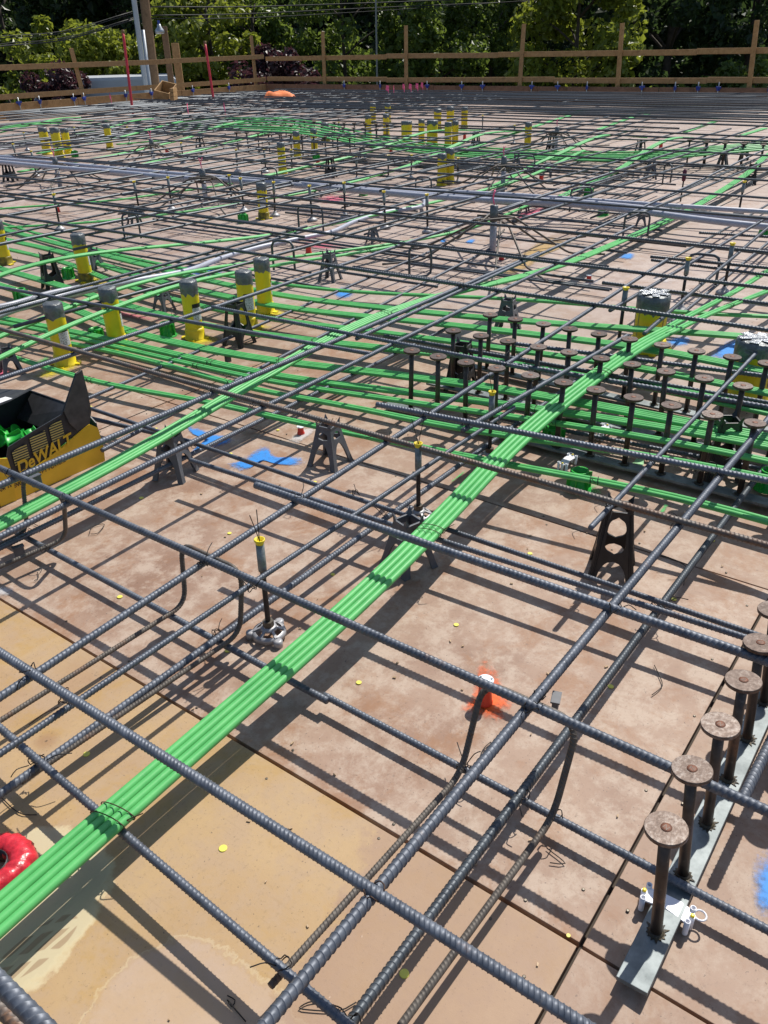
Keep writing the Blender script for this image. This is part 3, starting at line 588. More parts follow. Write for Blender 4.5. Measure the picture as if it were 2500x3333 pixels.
# ================================================================ reinforcing bars
ZB, ZA = 0.247, 0.231                          # top mat: bars across (B) lie on bars along (A)
def wavy(a, b, amp, seed, step=0.12):
    a = np.asarray(a, float); b = np.asarray(b, float); L = np.linalg.norm(b - a); n = max(3, int(L / step)); t = np.linspace(0, 1, n)
    r_ = random.Random(seed); p = a + (b - a) * t[:, None]; T = (b - a) / L; side = np.cross(T, [0, 0, 1.0])
    f1, f2, ph, ph2 = r_.uniform(0.5, 0.9), r_.uniform(0.8, 1.5), r_.uniform(0, 6), r_.uniform(0, 6)
    p += side * (amp * np.sin(f1 * L * t + ph))[:, None] + np.array([0, 0, 1.0]) * (amp * 0.5 * np.sin(f2 * L * t + ph2))[:, None]
    return p
NB = [0]; RUNS = {}
def bar(label, a, b, r, mat='steel', ribs=True, group=None, amp=0.003, name='rebar', n=10, cat='rebar', pk=1.15):
    NB[0] += 1; path = wavy(a, b, amp, NB[0]); r = r * (0.86 if ribs else 0.84)
    if isinstance(ribs, str) or ribs: me = rib_mesh(name, path, r, n, phase=random.uniform(0, 3), pk=pk if path[:, 0].min() < 2.45 else 1.6)
    else: me = tube_mesh(name, path[::4] if len(path) > 12 else path, r * 1.05, 6)
    o = tag(obj(name, me, M[mat]), label, cat, group); RUNS[o.name] = (np.asarray(a, float), np.asarray(b, float), r, o)
    return o
def Bbar(label, p, q, z, r, mat='steel', ribs=True, y0=None, y1=None, **k):
    a = P(*p, z); b = P(*q, z); s = (b[0] - a[0]) / (b[1] - a[1])
    if y0 is not None: a = np.array([a[0] + s * (y0 - a[1]), y0, z])
    if y1 is not None: b = np.array([b[0] + s * (y1 - b[1]), y1, z])
    return bar(label, a, b, r, mat, ribs, **k)
def Abar(label, p, q, z, r, mat='steel', ribs=True, x0=None, x1=None, **k):
    a = P(*p, z); b = P(*q, z); s = (b[1] - a[1]) / (b[0] - a[0])
    if x0 is not None: a = np.array([x0, a[1] + s * (x0 - a[0]), z])
    if x1 is not None: b = np.array([x1, b[1] + s * (x1 - b[0]), z])
    return bar(label, a, b, r, mat, ribs, **k)
g_near = 'near bars of the mat'
BARS = {}
# bars running from upper left to lower right (B)
BARS['B0'] = Bbar('thickest dark rebar crossing the lower left, over the wide green bundle', (0, 2130), (1890, 3333), 0.240, 0.0110, y0=2.3, y1=-0.5, n=14, pk=0.88)
BARS['Bbl'] = Bbar('thick dark rebar cut off by the bottom left corner', (0, 3190), (150, 3340), 0.15, 0.0150, y0=1.6, y1=0.0, n=14)
Bbar('rusty rebar end peeping out of the very bottom left corner', (0, 3275), (70, 3345), 0.085, 0.0120, 'steel_rust', y0=1.2, y1=0.2, n=12)
BARS['Blow'] = Bbar('low dark rebar under the wide green bundle, ending near the bottom centre', (0, 2367), (800, 3053), 0.076, 0.0098, y0=1.75, y1=-0.3)
BARS['B1'] = Bbar('long dark rebar through the middle over both bent hairpin bars', (166, 1600), (2500, 2640), ZB, 0.0103, y0=2.6, y1=-0.6, n=12)
BARS['Bl2'] = Bbar('low dark rebar under the left hairpin bars, passing the rod foot', (75, 1745), (930, 2210), 0.038, 0.0092, y0=2.25, y1=0.93)
BARS['Bl3'] = Bbar('low dark rebar under the right hairpin bars, passing behind the nearest stud', (930, 2200), (2500, 3035), 0.036, 0.0092, y0=0.95, y1=-0.6)
BARS['B2'] = Bbar('thick dark rebar with its cut end near the blue paint, before the black chair', (833, 1576), (2500, 2150), ZB, 0.0112, y1=-0.6, n=12)
BARS['B2b'] = Bbar('low dark rebar starting under the grey chair, lapped behind the thick bar', (620, 1495), (2500, 2098), 0.115, 0.0095, y1=-0.6)
BARS['B2c'] = Bbar('slim dark rebar running beside the blue paint to the stud at the right edge', (280, 1326), (2500, 2080), 0.090, 0.0085, y1=-0.6)
BARS['B3'] = Bbar('rusty brown rebar crossing the whole picture over the grey chair', (0, 1068), (2500, 1776), ZB, 0.0105, 'steel_rust', y0=4.6, y1=-0.5, amp=0.006)
BARS['B4'] = Bbar('dark rebar right of centre, crossing over the green bundle before the studs', (1225, 1318), (2500, 1568), ZB, 0.0112, y1=-0.4)
Bbar('dark rebar between the first two rows of studs', (1279, 1122), (2500, 1328), 0.185, 0.0110, y1=-0.3)
Bbar('darker rebar close behind another between the first stud rows', (1250, 1093), (2500, 1314), 0.170, 0.0105, 'steel_far', y1=-0.3)
Bbar('dark rebar between the second and third rows of studs', (1674, 1120), (2500, 1227), 0.19, 0.0100, y1=-0.3)
Bbar('low dark rebar on the deck in front of the first stud row', (1500, 1335), (2500, 1530), 0.045, 0.0095, y0=1.7, y1=-0.3)
Bbar('long dark rebar passing behind the near yellow sleeves and before the big taped sleeve', (0, 699), (2500, 1079), 0.247, 0.0112, 'steel_far', y0=9.5, y1=-0.5, amp=0.008)
Bbar('long dark rebar directly behind the big taped sleeve', (0, 626), (2500, 939), 0.247, 0.0105, 'steel_far', y0=10.5, y1=-0.4, amp=0.008)
Bbar('long dark rebar across the middle, over the closed stirrup', (0, 575), (2500, 821), 0.247, 0.0105, 'steel_far', y0=11, y1=-0.2, amp=0.008)
Bbar('short dark rebar whose end points at the small red cup right of centre', (1960, 920), (2500, 990), 0.19, 0.0105, 'steel_far', y1=0.2)
Bbar('dark rebar with its end beside the right hairpin, upper one of two', (2117, 836), (2500, 872), 0.20, 0.0100, 'steel_far', y1=0.4)
Bbar('slim dark rebar with its end beside the right hairpin', (2120, 846), (2500, 895), 0.17, 0.0095, 'steel_far', y1=0.4)
Bbar('dark rebar end pointing left of the hook at the right edge', (2275, 758), (2500, 772), 0.20, 0.0095, 'steel_far', y1=0.5)
Bbar('low dark rebar with its end on the open deck, left of the closed stirrup', (1150, 868), (1480, 920), 0.09, 0.0095, 'steel_far', y1=2.2)
Bbar('second low dark rebar end left of the closed stirrup', (1105, 886), (1330, 920), 0.06, 0.0095, 'steel_far', y1=2.6)
Bbar('dark rebar between the left green strands and the yellow sleeves', (0, 1290), (640, 1440), 0.05, 0.0095, y0=3.9)
Bbar('dark rebar passing behind the taped tops of the left yellow sleeves', (180, 968), (840, 1085), 0.24, 0.0100, y0=4.9, y1=1.9)
Bbar('dark rebar passing in front of the middle black tower chair', (690, 1000), (1250, 1110), 0.24, 0.0095, y1=1.3)
for i, (p, q, z) in enumerate([((830, 573), (2500, 712), 0.247), ((830, 523), (2500, 643), 0.247), ((1660, 533), (2500, 589), 0.247), ((1660, 498), (2500, 548), 0.247), ((1660, 467), (2500, 505), 0.247), ((1660, 440), (2500, 468), 0.247)]):
    Bbar(f'long dark rebar crossing the far middle, {["nearest", "second", "third", "fourth", "fifth", "farthest"][i]} of the six behind the conduits', p, q, z, 0.0105, 'steel_far', False, y0=14, y1=0.2, group='bars crossing the far middle', amp=0.01)
# bars running from lower left to upper right (A)
BARS['A1'] = Abar('thick dark rebar from the bottom centre up past the black chair', (874, 3333), (2305, 1600), ZA, 0.0112, x0=-0.3, x1=4.6, n=12)
BARS['A2'] = Abar('dark rebar close right of the thick one, tied to the low bars', (1138, 3333), (2425, 1600), 0.057, 0.0105, 'steel_far', x0=-0.3, x1=4.4, n=12)
BARS['A4'] = Abar('dark rebar through the left hairpin top, rising to the studs', (0, 2270), (1858, 1050), ZA, 0.0100, x0=0.1, x1=4.6)
BARS['A5'] = Abar('slim dark rebar passing the yellow-capped rod on the left', (0, 2459), (1480, 1459), 0.205, 0.0080, x0=0.1, x1=2.35)
BARS['A5b'] = Abar('dark rebar with a cut end between the studs and the yellow-capped rod', (1503, 1402), (2041, 1091), 0.228, 0.0100)
BARS['A6'] = Abar('low dark rebar twin with the hairpin tail, left of the wide green bundle', (0, 2585), (1694, 1368), 0.057, 0.0105, x0=0.1, x1=3.2)
BARS['A7'] = Abar('dark rebar running beside the right edge of the left green bundle', (0, 1745), (1830, 850), ZA, 0.0100, x0=0.3, x1=5.4)
BARS['A8'] = Abar('dark rebar passing over the yellow carton', (0, 1580), (1250, 1041), ZA, 0.0110, x0=0.5, x1=4.4)
BARS['A9'] = Abar('low dark rebar under the grey chair, left of centre', (0, 1781), (1250, 1169), 0.060, 0.0095, x0=0.3, x1=3.4)
Abar('dark rebar passing in front of the row of yellow sleeves', (0, 1237), (1670, 671), 0.224, 0.0098, 'steel', x0=0.9, x1=8.2, amp=0.006)
Abar('front one of a pair of dark rebars behind the near yellow sleeves', (0, 1018), (1670, 566), 0.224, 0.0098, 'steel', x0=1.4, x1=8.0, amp=0.006)
Abar('rear one of a pair of dark rebars behind the near yellow sleeves', (0, 1004), (1000, 738), 0.224, 0.0098, 'steel_far', x0=1.6, amp=0.006)
Abar('dark rebar running under the far green strand at the left edge', (0, 768), (840, 590), 0.224, 0.0098, 'steel_far', x0=2.2, x1=9, amp=0.008)
Abar('dark rebar running up to the big blue mark right of centre', (1660, 874), (2333, 560), 0.224, 0.0095, 'steel', x0=2.6, x1=10, amp=0.006)
Abar('dark rebar left of the big taped sleeve', (2009, 995), (2490, 712), 0.224, 0.0100, 'steel', x0=3.55, x1=9)
Abar('dark rebar right of the big taped sleeve', (2217, 985), (2434, 798), 0.224, 0.0100, 'steel', x0=3.3, x1=8)
Abar('dark rebar beside the rods at the right edge', (2170, 1060), (2500, 790), 0.06, 0.0095, 'steel', x0=3.3, x1=8)
Abar('rusty slim rebar rising behind the black chair to the studs', (1925, 1720), (2480, 1130), 0.222, 0.0085, 'steel')
Abar('dark rebar under the tower chairs near the middle yellow sleeves', (330, 1465), (1230, 1000), 0.055, 0.0092, x1=5.2)
Abar('low dark rebar seen between the left green strands', (0, 1420), (640, 1145), 0.05, 0.0090, x0=0.9, x1=5.0)
# ends of bars at the right edge, low
Abar('dark rebar leaning beside the near stud rail at the right edge', (2412, 2600), (2560, 2300), 0.13, 0.0115, x1=2.1)
# the dense mat at the far end: bars that nothing tells apart
x = 10.6; i = 0
gb = 'bars of the dense far mat running across'
while x < DX1 - 0.25:
    L0 = random.uniform(-0.5, 0.6); L1 = random.uniform(15, DY1 - 0.4)
    if i % 3 == 1: L1 = random.uniform(9, 14)
    if i % 3 == 2: L0 = random.uniform(2, 5)
    z = random.choice((0.235, 0.247, 0.26))
    bar('dark rebar in the dense mat at the far end, running across', (x, L1, z), (x + random.uniform(-0.06, 0.06), L0, z), 0.0135, 'steel_far', False, gb, 0.012)
    x += random.uniform(0.15, 0.26) if x > 12.5 else random.uniform(0.45, 0.75); i += 1
ga = 'bars of the far mat running away'
for i, y in enumerate([2.72, 3.06, 3.45, 4.45, 4.85, 5.35, 6.35, 6.95, 7.6, 8.15, 8.9, 9.5, 10.1, 10.9, 11.5, 12.2, 12.9, 13.5, 14.3, 15.0, 15.6, 16.3, 17.0, 17.7, 18.4, 19.0, 19.6, 20.2, 20.7] + [9.6 + 0.21 * k_ for k_ in range(42)]):
    if y > DY1 - 0.3: continue
    x0 = random.uniform(5.0, 6.5) if y < 5 else max(2.5, 0.50 * y + random.uniform(-0.5, 1.5)) + (random.uniform(0, 5) if i > 28 else 0); x1 = min(DX1 - 0.3, x0 + random.uniform(6, 14)); z = random.choice((0.20, 0.224))
    bar('dark rebar in the far mat, running away from the camera', (x0, y, z), (x1, y + random.uniform(-0.1, 0.1), z), 0.0125, 'steel_far', False, ga, 0.012)
gl = 'low bars on the deck in the middle distance'
for i in range(26):
    if i % 2: x = random.uniform(3.2, 10); a = (x, random.uniform(0.2, 3) + 0.25 * x, 0.04); L = random.uniform(1.5, 4); b = (x + random.uniform(-.1, .1), a[1] + L, 0.04)
    else: y = random.uniform(1.4, 6.5); x0 = 2.6 + 0.6 * y + random.uniform(0, 4); a = (x0, y, 0.055); b = (x0 + random.uniform(1.5, 4), y + random.uniform(-.05, .05), 0.055)
    bar('slim low rebar lying near the deck in the middle distance', a, b, 0.0088, 'steel_far', False, gl, 0.006)

gm = 'bars of the middle mat at left'
for i, y in enumerate([3.5, 4.7, 5.0, 5.4, 6.2, 6.6, 7.1, 7.7, 8.3]):
    x0 = 0.62 * y + random.uniform(-0.6, 0.8); bar('dark rebar of the left middle mat, running away from the camera', (x0, y, 0.224), (x0 + random.uniform(4, 8), y + random.uniform(-.06, .06), 0.224), 0.0100, 'steel_far', False, gm, 0.01)
for i, x in enumerate([4.0, 4.65, 5.1, 5.6, 5.95, 6.7, 7.5, 7.8, 8.4, 8.65, 9.4]):
    y0 = random.uniform(0.35, 0.9) * x; bar('dark rebar of the left middle mat, running across', (x, y0, 0.05 if i % 2 else 0.247), (x + random.uniform(-.06, .06), y0 + random.uniform(4, 7), 0.05 if i % 2 else 0.247), 0.0100, 'steel_far', False, gm + ', across', 0.01)
for i in range(12):
    x = 5.0 + 0.43 * i; y0 = random.uniform(0.2, 0.45) * x; bar('slim dark rebar low in the right middle mat, running across', (x, y0, 0.05), (x + random.uniform(-.05, .05), y0 + random.uniform(3, 6), 0.05), 0.0098, 'steel_far', False, 'low bars of the right middle mat, across', 0.01)
for i in range(10):
    y = 1.7 + 0.42 * i; x0 = 3.6 + 0.8 * y + random.uniform(-0.5, 0.8); bar('slim dark rebar in the right middle mat, running away from the camera', (x0, y, 0.224 if i % 2 else 0.06), (x0 + random.uniform(3, 6), y + random.uniform(-.05, .05), 0.224 if i % 2 else 0.06), 0.0098, 'steel_far', False, 'bars of the right middle mat running away', 0.01)
# hairpins: bars bent down on both sides with tails along the deck
def bent(pts, rad=0.035, step=0.012):
    """polyline with rounded corners"""
    p = [np.asarray(q, float) for q in pts]; out = [p[0]]
    for a, b, c in zip(p[:-2], p[1:-1], p[2:]):
        u = a - b; w = c - b; lu, lw = np.linalg.norm(u), np.linalg.norm(w); u /= lu; w /= lw; d = min(rad, lu * 0.49, lw * 0.49)
        for t in np.linspace(0, 1, 8): out.append((b + u * d) * (1 - t) ** 2 + 2 * b * t * (1 - t) + (b + w * d) * t ** 2)
    out.append(p[-1]); out = np.array(out); s = np.concatenate([[0], np.cumsum(np.linalg.norm(np.diff(out, axis=0), axis=1))]); so_ = np.arange(0, s[-1], step)
    return np.stack([np.interp(so_, s, out[:, k_]) for k_ in range(3)], axis=1)
def hairpin(label, tl, tr, zt_, bl, el, br, er, zl, r=0.0064, mat='steel_brown'):
    """tail end - low bend - top left - top right - low bend - tail end (photo positions, heights zt_ and zl)"""
    pts = [P(*el, zl), P(*bl, zl), P(*tl, zt_), P(*tr, zt_), P(*br, zl), P(*er, zl)]
    return tag(obj('hairpin_bar', rib_mesh('hairpin_bar', bent(pts, 0.045), r, 10), M[mat]), label, 'rebar')
hairpin('bent hairpin bar at right, tied under the long dark rebar near the orange cup', (1574, 2216), (1884, 2352), 0.222, (1500, 2520), (880, 3210), (1800, 2660), (1300, 3345), 0.055)
hairpin('bent hairpin bar at left, next to the yellow-capped rod', (588, 1766), (788, 1858), 0.225, (605, 1965), (-10, 2352), (782, 2062), (62, 2550), 0.055)
hairpin('bent hairpin bar at the left edge in front of the carton', (72, 1548), (208, 1618), 0.225, (90, 1730), (-60, 1800), (215, 1752), (-40, 1862), 0.055)
def ubar(label, a, b, za, c, d, zb, closed=False, mat='steel_far', r=0.0078):
    pts = [P(*c, zb), P(*a, za), P(*b, za), P(*d, zb)]
    # keep legs upright: the feet stand under the corners
    A, B = P(*a, za), P(*b, za); pts[0] = np.array([A[0], A[1], zb]); pts[3] = np.array([B[0], B[1], zb])
    if closed: pts = pts + [pts[0] + (pts[3] - pts[0]) * 0.1]
    return tag(obj('stirrup', tube_mesh('stirrup', bent(pts, 0.045, 0.03), r, 8), M[mat]), label, 'rebar', 'bent stirrups in the middle distance')
for a, b, lab, cl_ in [((968, 667), (1048, 671), 'bent stirrup between two yellow-capped rods, left of centre', 0), ((1332, 800), (1404, 797), 'closed bent stirrup standing in the middle of the deck', 1), ((883, 782), (953, 786), 'bent stirrup behind the middle black tower chair and red cup', 0), ((1353, 575), (1404, 577), 'bent stirrup behind the grey conduits at centre', 0), ((393, 697), (446, 694), 'bent stirrup left of centre over the green strands', 0), ((1860, 612), (1928, 608), 'bent stirrup beside the green cone right of centre', 0), ((2037, 690), (2118, 690), 'bent stirrup over the green bundle under the grey conduits', 0), ((2244, 824), (2346, 832), 'bent stirrup at right around the two yellow-capped rods', 0), ((1685, 505), (1742, 508), 'small bent stirrup beyond the conduits, right of centre', 0), ((2165, 532), (2190, 536), 'bent bar hook standing far right by a purple rod', 0), ((850, 545), (900, 547), 'small bent stirrup left of the far yellow sleeves', 0)]:
    ubar(lab, a, b, 0.235, a, b, 0.05, cl_)

# tie wires: loose twists at the crossings; each belongs to the bar it is tied on
def twist(parent, p, r, seed, mat='wire', tails=True):
    r_ = random.Random(seed); b = MB(); p = np.asarray(p, float); pts = []
    for k_ in range(15):
        a = k_ / 14 * 2.6 * math.pi; pts.append(p + np.array([math.cos(a) * r * r_.uniform(0.72, 0.95), math.sin(a) * r * r_.uniform(0.72, 0.95), 0.004 * math.sin(a * 0.5) + r_.uniform(-0.006, 0.012)]))
    b.tube(spline(pts, 0.006), 0.0011, 5)
    if tails:
        for _ in range(r_.choice((0, 1, 1, 2))):
            d = np.array([r_.uniform(-1, 1), r_.uniform(-1, 1), r_.uniform(-0.3, 0.9)]); d /= np.linalg.norm(d); L = r_.uniform(0.02, 0.06)
            b.tube(spline([p + d * r, p + d * (r + L * 0.5) + np.array([0, 0, 0.006]), p + d * (r + L) + np.array([r_.uniform(-.01, .01), r_.uniform(-.01, .01), -0.004])], 0.006), 0.0011, 5)
    o = b.build('tie_wire', M[mat]); o.parent = parent; return o
ties = [('B1', 1728, 2310, ZB, .020), ('A1', 1755, 2270, ZA, .017), ('B1', 660, 1840, ZB, .018), ('B1', 820, 1920, ZB, .016), ('A2', 1702, 2590, .057, .018), ('Bl3', 1810, 2660, .05, .017), ('Bl3', 1505, 2500, .05, .018), ('Bl3', 1525, 2515, .04, .016),
        ('B0', 90, 2185, .240, .022), ('Bl2', 707, 2068, .05, .017), ('A6', 115, 2480, .06, .018), ('Blow', 130, 2480, .075, .017), ('Blow', 925, 3145, .076, .018), ('Blow', 1150, 3330, .076, .017), ('B2', 2000, 1985, ZB, .018), ('B2', 975, 1625, ZB, .019), ('A1', 2225, 1700, ZA, .018), ('A2', 2160, 1965, .065, .018),
        ('B3', 690, 1275, ZB, .018), ('B3', 1042, 1385, ZB, .018), ('B3', 825, 1322, ZB, .017), ('Bl2', 145, 1790, .055, .02), ('A9', 75, 1745, .06, .018), ('B4', 1385, 1350, ZB, .018), ('B4', 1590, 1385, ZB, .017), ('A4', 1690, 1160, ZA, .018), ('A5b', 1625, 1335, .228, .017), ('B2c', 1160, 1610, .10, .018), ('A8', 905, 1192, ZA, .017), ('B1', 30, 1545, ZB, .02), ('B1', 215, 1625, ZB, .02), ('A8', 80, 1540, ZA, .02)]
for i, (k_, px, py, z, r_) in enumerate(ties): twist(BARS[k_], P(px, py, z), r_ * 0.78, 100 + i)
done = [P(px, py, z)[:2] for (_, px, py, z, _) in ties]; rt = random.Random(21)
As = [v_ for v_ in RUNS.values() if abs(v_[1][0] - v_[0][0]) > abs(v_[1][1] - v_[0][1])]; Bs = [v_ for v_ in RUNS.values() if abs(v_[1][0] - v_[0][0]) <= abs(v_[1][1] - v_[0][1])]
nt = 0
for a0, a1, ra, oa in As:
    for b0, b1, rb, ob_ in Bs:
        if abs(a0[2] - b0[2]) > 0.035: continue
        u = a1[:2] - a0[:2]; w = b1[:2] - b0[:2]; D = u[0] * w[1] - u[1] * w[0]; d0 = b0[:2] - a0[:2]
        ta = (d0[0] * w[1] - d0[1] * w[0]) / D; tb = (d0[0] * u[1] - d0[1] * u[0]) / D
        if not (0.01 < ta < 0.99 and 0.01 < tb < 0.99): continue
        p = a0 + (a1 - a0) * ta
        if p[0] > 4.6 or p[0] < 0.3 or p[1] < 0.1 or rt.random() < 0.15 or any(np.hypot(*(p[:2] - q)) < 0.03 for q in done): continue
        twist(ob_, np.array([p[0], p[1], (a0[2] + b0[2]) / 2]), (ra + rb) * 0.95, 500 + nt, 'wire' if nt % 4 else 'wire_rust'); nt += 1
# cut-off ends of tie wire lying about
def snip(label, pts, z=0.004):
    tag(obj('wire_offcut', tube_mesh('wire_offcut', spline([P(*p, z) for p in pts], 0.01), 0.0011, 5), M['wire']), label, 'wire')
snip('curved wire offcut on the deck near the nearest studs', [(2130, 2165), (2155, 2220), (2150, 2240), (2122, 2262)])
snip('looped wire offcut on the deck at the bottom centre left', [(740, 3240), (765, 3255), (755, 3275), (740, 3255), (770, 3290), (800, 3325)])
snip('long wire loop on the deck at the bottom centre', [(1160, 3262), (1100, 3290), (985, 3285), (980, 3275), (1005, 3262), (1030, 3258)])
snip('oval wire loop on the deck below the carton', [(290, 1740), (300, 1715), (335, 1705), (338, 1712), (318, 1735), (295, 1738)])
snip('curly wire offcut beside the left hairpin', [(88, 1712), (110, 1705), (135, 1722), (118, 1730), (92, 1718)])
snip('bent wire offcut hanging near the bottom right of the carton', [(112, 1890), (125, 1880), (122, 1862)])
snip('hooked wire offcut near the orange cup', [(1598, 2415), (1580, 2430), (1565, 2455), (1580, 2465)])
snip('long thin wire offcut lying behind the black chair', [(2110, 1818), (2145, 1808), (2190, 1820), (2240, 1850), (2230, 1880), (2225, 1905)])
snip('bent wire offcut on the deck behind the right hairpin tail', [(1780, 2760), (1840, 2810), (1790, 2808)])
snip('wire offcut by the red film roll', [(0, 2590), (40, 2630), (75, 2650), (120, 2652)])

lb_ = MB(); rt = random.Random(8)
for k_ in range(110):
    x = rt.uniform(0.35, 4.2); y = rt.uniform(0.08, 0.35 + 1.05 * x); L = rt.uniform(0.003, 0.009)
    lb_.box((x, y, 0.0018), (L, L * rt.uniform(0.25, 0.7), 0.0024), Matrix.Rotation(rt.uniform(0, 3), 4, 'Z') @ Matrix.Rotation(rt.uniform(-0.2, 0.2), 4, 'X'))
tag(lb_.build('debris', M['stake']), 'scattered small wood chips and crumbs on the deck', 'debris', kind='stuff')

# ================================================================ green tendons and grey conduits
def bundle(label, pts, n, r=0.0079, group=None, ties_at=(), wirem='wire', tie_px=(), name='tendon_bundle'):
    """n sheathed strands side by side along a draped line; pts are (px, py, height)"""
    W_ = np.array([P(*p) for p in pts]); path = spline(W_, 0.07)
    if len(path) > 12:
        kk = min(13, len(path) // 3 * 2 - 1); kk += 1 - kk % 2; w_ = np.hanning(kk + 2)[1:-1]; w_ /= w_.sum(); pd = kk // 2
        ext = np.vstack([2 * path[0] - path[pd:0:-1], path, 2 * path[-1] - path[-2:-pd - 2:-1]]); path = np.stack([np.convolve(ext[:, c_], w_, 'valid') for c_ in range(3)], 1)
    t = thing(name, label, 'tendon', (float(W_[0][0]), float(W_[0][1]), 0), 0, group); off0 = np.array([W_[0][0], W_[0][1], 0])
    T = np.gradient(path, axis=0); side = np.stack([T[:, 1], -T[:, 0], np.zeros(len(T))], 1); side /= np.linalg.norm(side, axis=1)[:, None] + 1e-9
    s = np.linspace(0, 1, len(path)); r_ = random.Random(int(pts[0][0] * 7 + pts[0][1]))
    for k_ in range(n):
        o = (k_ - (n - 1) / 2) * 2.0 * r
        wob = r * 0.05 * np.sin(s * r_.uniform(5, 12) + r_.uniform(0, 6)); lift = r * 0.10 * np.abs(np.sin(s * r_.uniform(4, 11) + r_.uniform(0, 6)))
        pth = path + side * (o + wob)[:, None] + np.array([0, 0, 1.0]) * lift[:, None] - off0
        obj('strand', tube_mesh('strand', pth, r, 10 if r > 0.0075 else 8), M['green'], t)
    ties_at = list(ties_at) + [float(np.argmin(np.linalg.norm(path[:, :2] - P(*q_)[None, :2], axis=1))) / (len(path) - 1) for q_ in tie_px]
    for f in ties_at:
        i = min(len(path) - 2, max(1, int(f * (len(path) - 1)))); p = path[i] - off0; u = side[i]; tt = T[i] / np.linalg.norm(T[i]); b = MB()
        for dx in (-0.012, 0.012):
            q = []; wz = n * r * 1.12
            for a in np.linspace(0, 2 * math.pi, 17): q.append(p + tt * (dx + 0.006 * math.cos(a)) + u * wz * math.cos(a) + np.array([0, 0, 1.0]) * (r * 1.55 * math.sin(a) + r * 0.2))
            b.tube(q, 0.0011, 5)
        b.tube(spline([p + u * n * r + tt * 0.01, p + u * (n * r + 0.01) + np.array([0, 0, 0.02]), p + u * (n * r + 0.03) + tt * 0.02 + np.array([0, 0, 0.03])], 0.006), 0.0011, 5)
        b.build('tie_wire', M[wirem], t)
    return t
gA = 'green tendon bundles running away'; gB = 'green tendon bundles running across'
bundle('wide bundle of four green strands running from the lower left corner to the studs', [(-420, 3350, .10), (0, 2970, .099), (357, 2671, .096), (563, 2485, .100), (866, 2218, .114), (1093, 2030, .132), (1265, 1862, .145), (1478, 1650, .155), (1602, 1513, .160), (1690, 1421, .165), (1826, 1310, .193), (1959, 1209, .212), (2090, 1117, .212), (2200, 1065, .205)], 4, 0.0088, tie_px=((357, 2671, .096), (1400, 1722, .15), (1969, 1204, .212)), wirem='wire_rust')
bundle('pair of green strands splitting off the wide bundle behind the studs, rear one', [(2140, 1085, .208), (2211, 1045, .20), (2286, 1005, .19), (2392, 951, .17), (2470, 900, .15), (2640, 800, .10)], 2, ties_at=(0.3, 0.6))
bundle('pair of green strands splitting off the wide bundle behind the studs, front one', [(2170, 1090, .208), (2256, 1045, .20), (2377, 993, .19), (2500, 948, .17), (2680, 860, .12)], 2, ties_at=(0.3, 0.6))
bundle('bundle of four green strands left of centre, passing the carton and the grey chair', [(-160, 1790, .13), (0, 1700, .135), (226, 1591, .145), (527, 1425, .166), (678, 1327, .175), (829, 1245, .19), (1055, 1109, .215), (1250, 1020, .225), (1476, 951, .215), (1649, 913, .185), (1838, 860, .14), (2014, 788, .09), (2197, 707, .07), (2308, 646, .08), (2440, 560, .13), (2500, 503, .2), (2620, 450, .23)], 4, 0.0078, ties_at=(0.20, 0.52, 0.6))
bundle('front green strand pair arching over the near yellow sleeves', [(-160, 1240, .17), (0, 1169, .19), (158, 1085, .21), (369, 1003, .225), (573, 928, .225), (753, 890, .2), (874, 868, .17), (982, 849, .13), (1068, 838, .10), (1195, 818, .08), (1316, 795, .07)], 2, ties_at=(0.9,))
bundle('rear green strand pair arching over the near yellow sleeves', [(-150, 1160, .17), (0, 1094, .19), (151, 1034, .21), (324, 958, .225), (482, 913, .225), (640, 880, .20), (799, 857, .165), (942, 838, .12), (1022, 828, .10), (1154, 811, .07), (1316, 789, .06), (1438, 766, .06), (1579, 727, .06), (1760, 650, .07)], 2, ties_at=(0.7,))
bundle('thick green bundle curving in from the left edge behind the near sleeves', [(-160, 960, .18), (0, 890, .215), (101, 857, .235), (203, 838, .24), (354, 818, .22), (456, 808, .19), (663, 790, .13), (840, 771, .09), (977, 750, .065), (1113, 722, .06), (1387, 664, .06), (1540, 628, .06), (1720, 575, .10), (1900, 490, .2)], 3, ties_at=(0.4,))
bundle('low pale green bundle crossing left of centre behind the stirrup', [(-100, 750, .06), (0, 742, .06), (253, 727, .06), (425, 712, .06), (608, 689, .06), (760, 666, .06), (1020, 622, .06), (1200, 580, .07)], 2, group=gA)
bundle('low pale green bundle at the left behind the second rod', [(-100, 690, .06), (0, 679, .06), (203, 666, .06), (385, 651, .06), (557, 626, .06), (709, 606, .07), (900, 566, .09), (1063, 528, .12)], 2, group=gA)
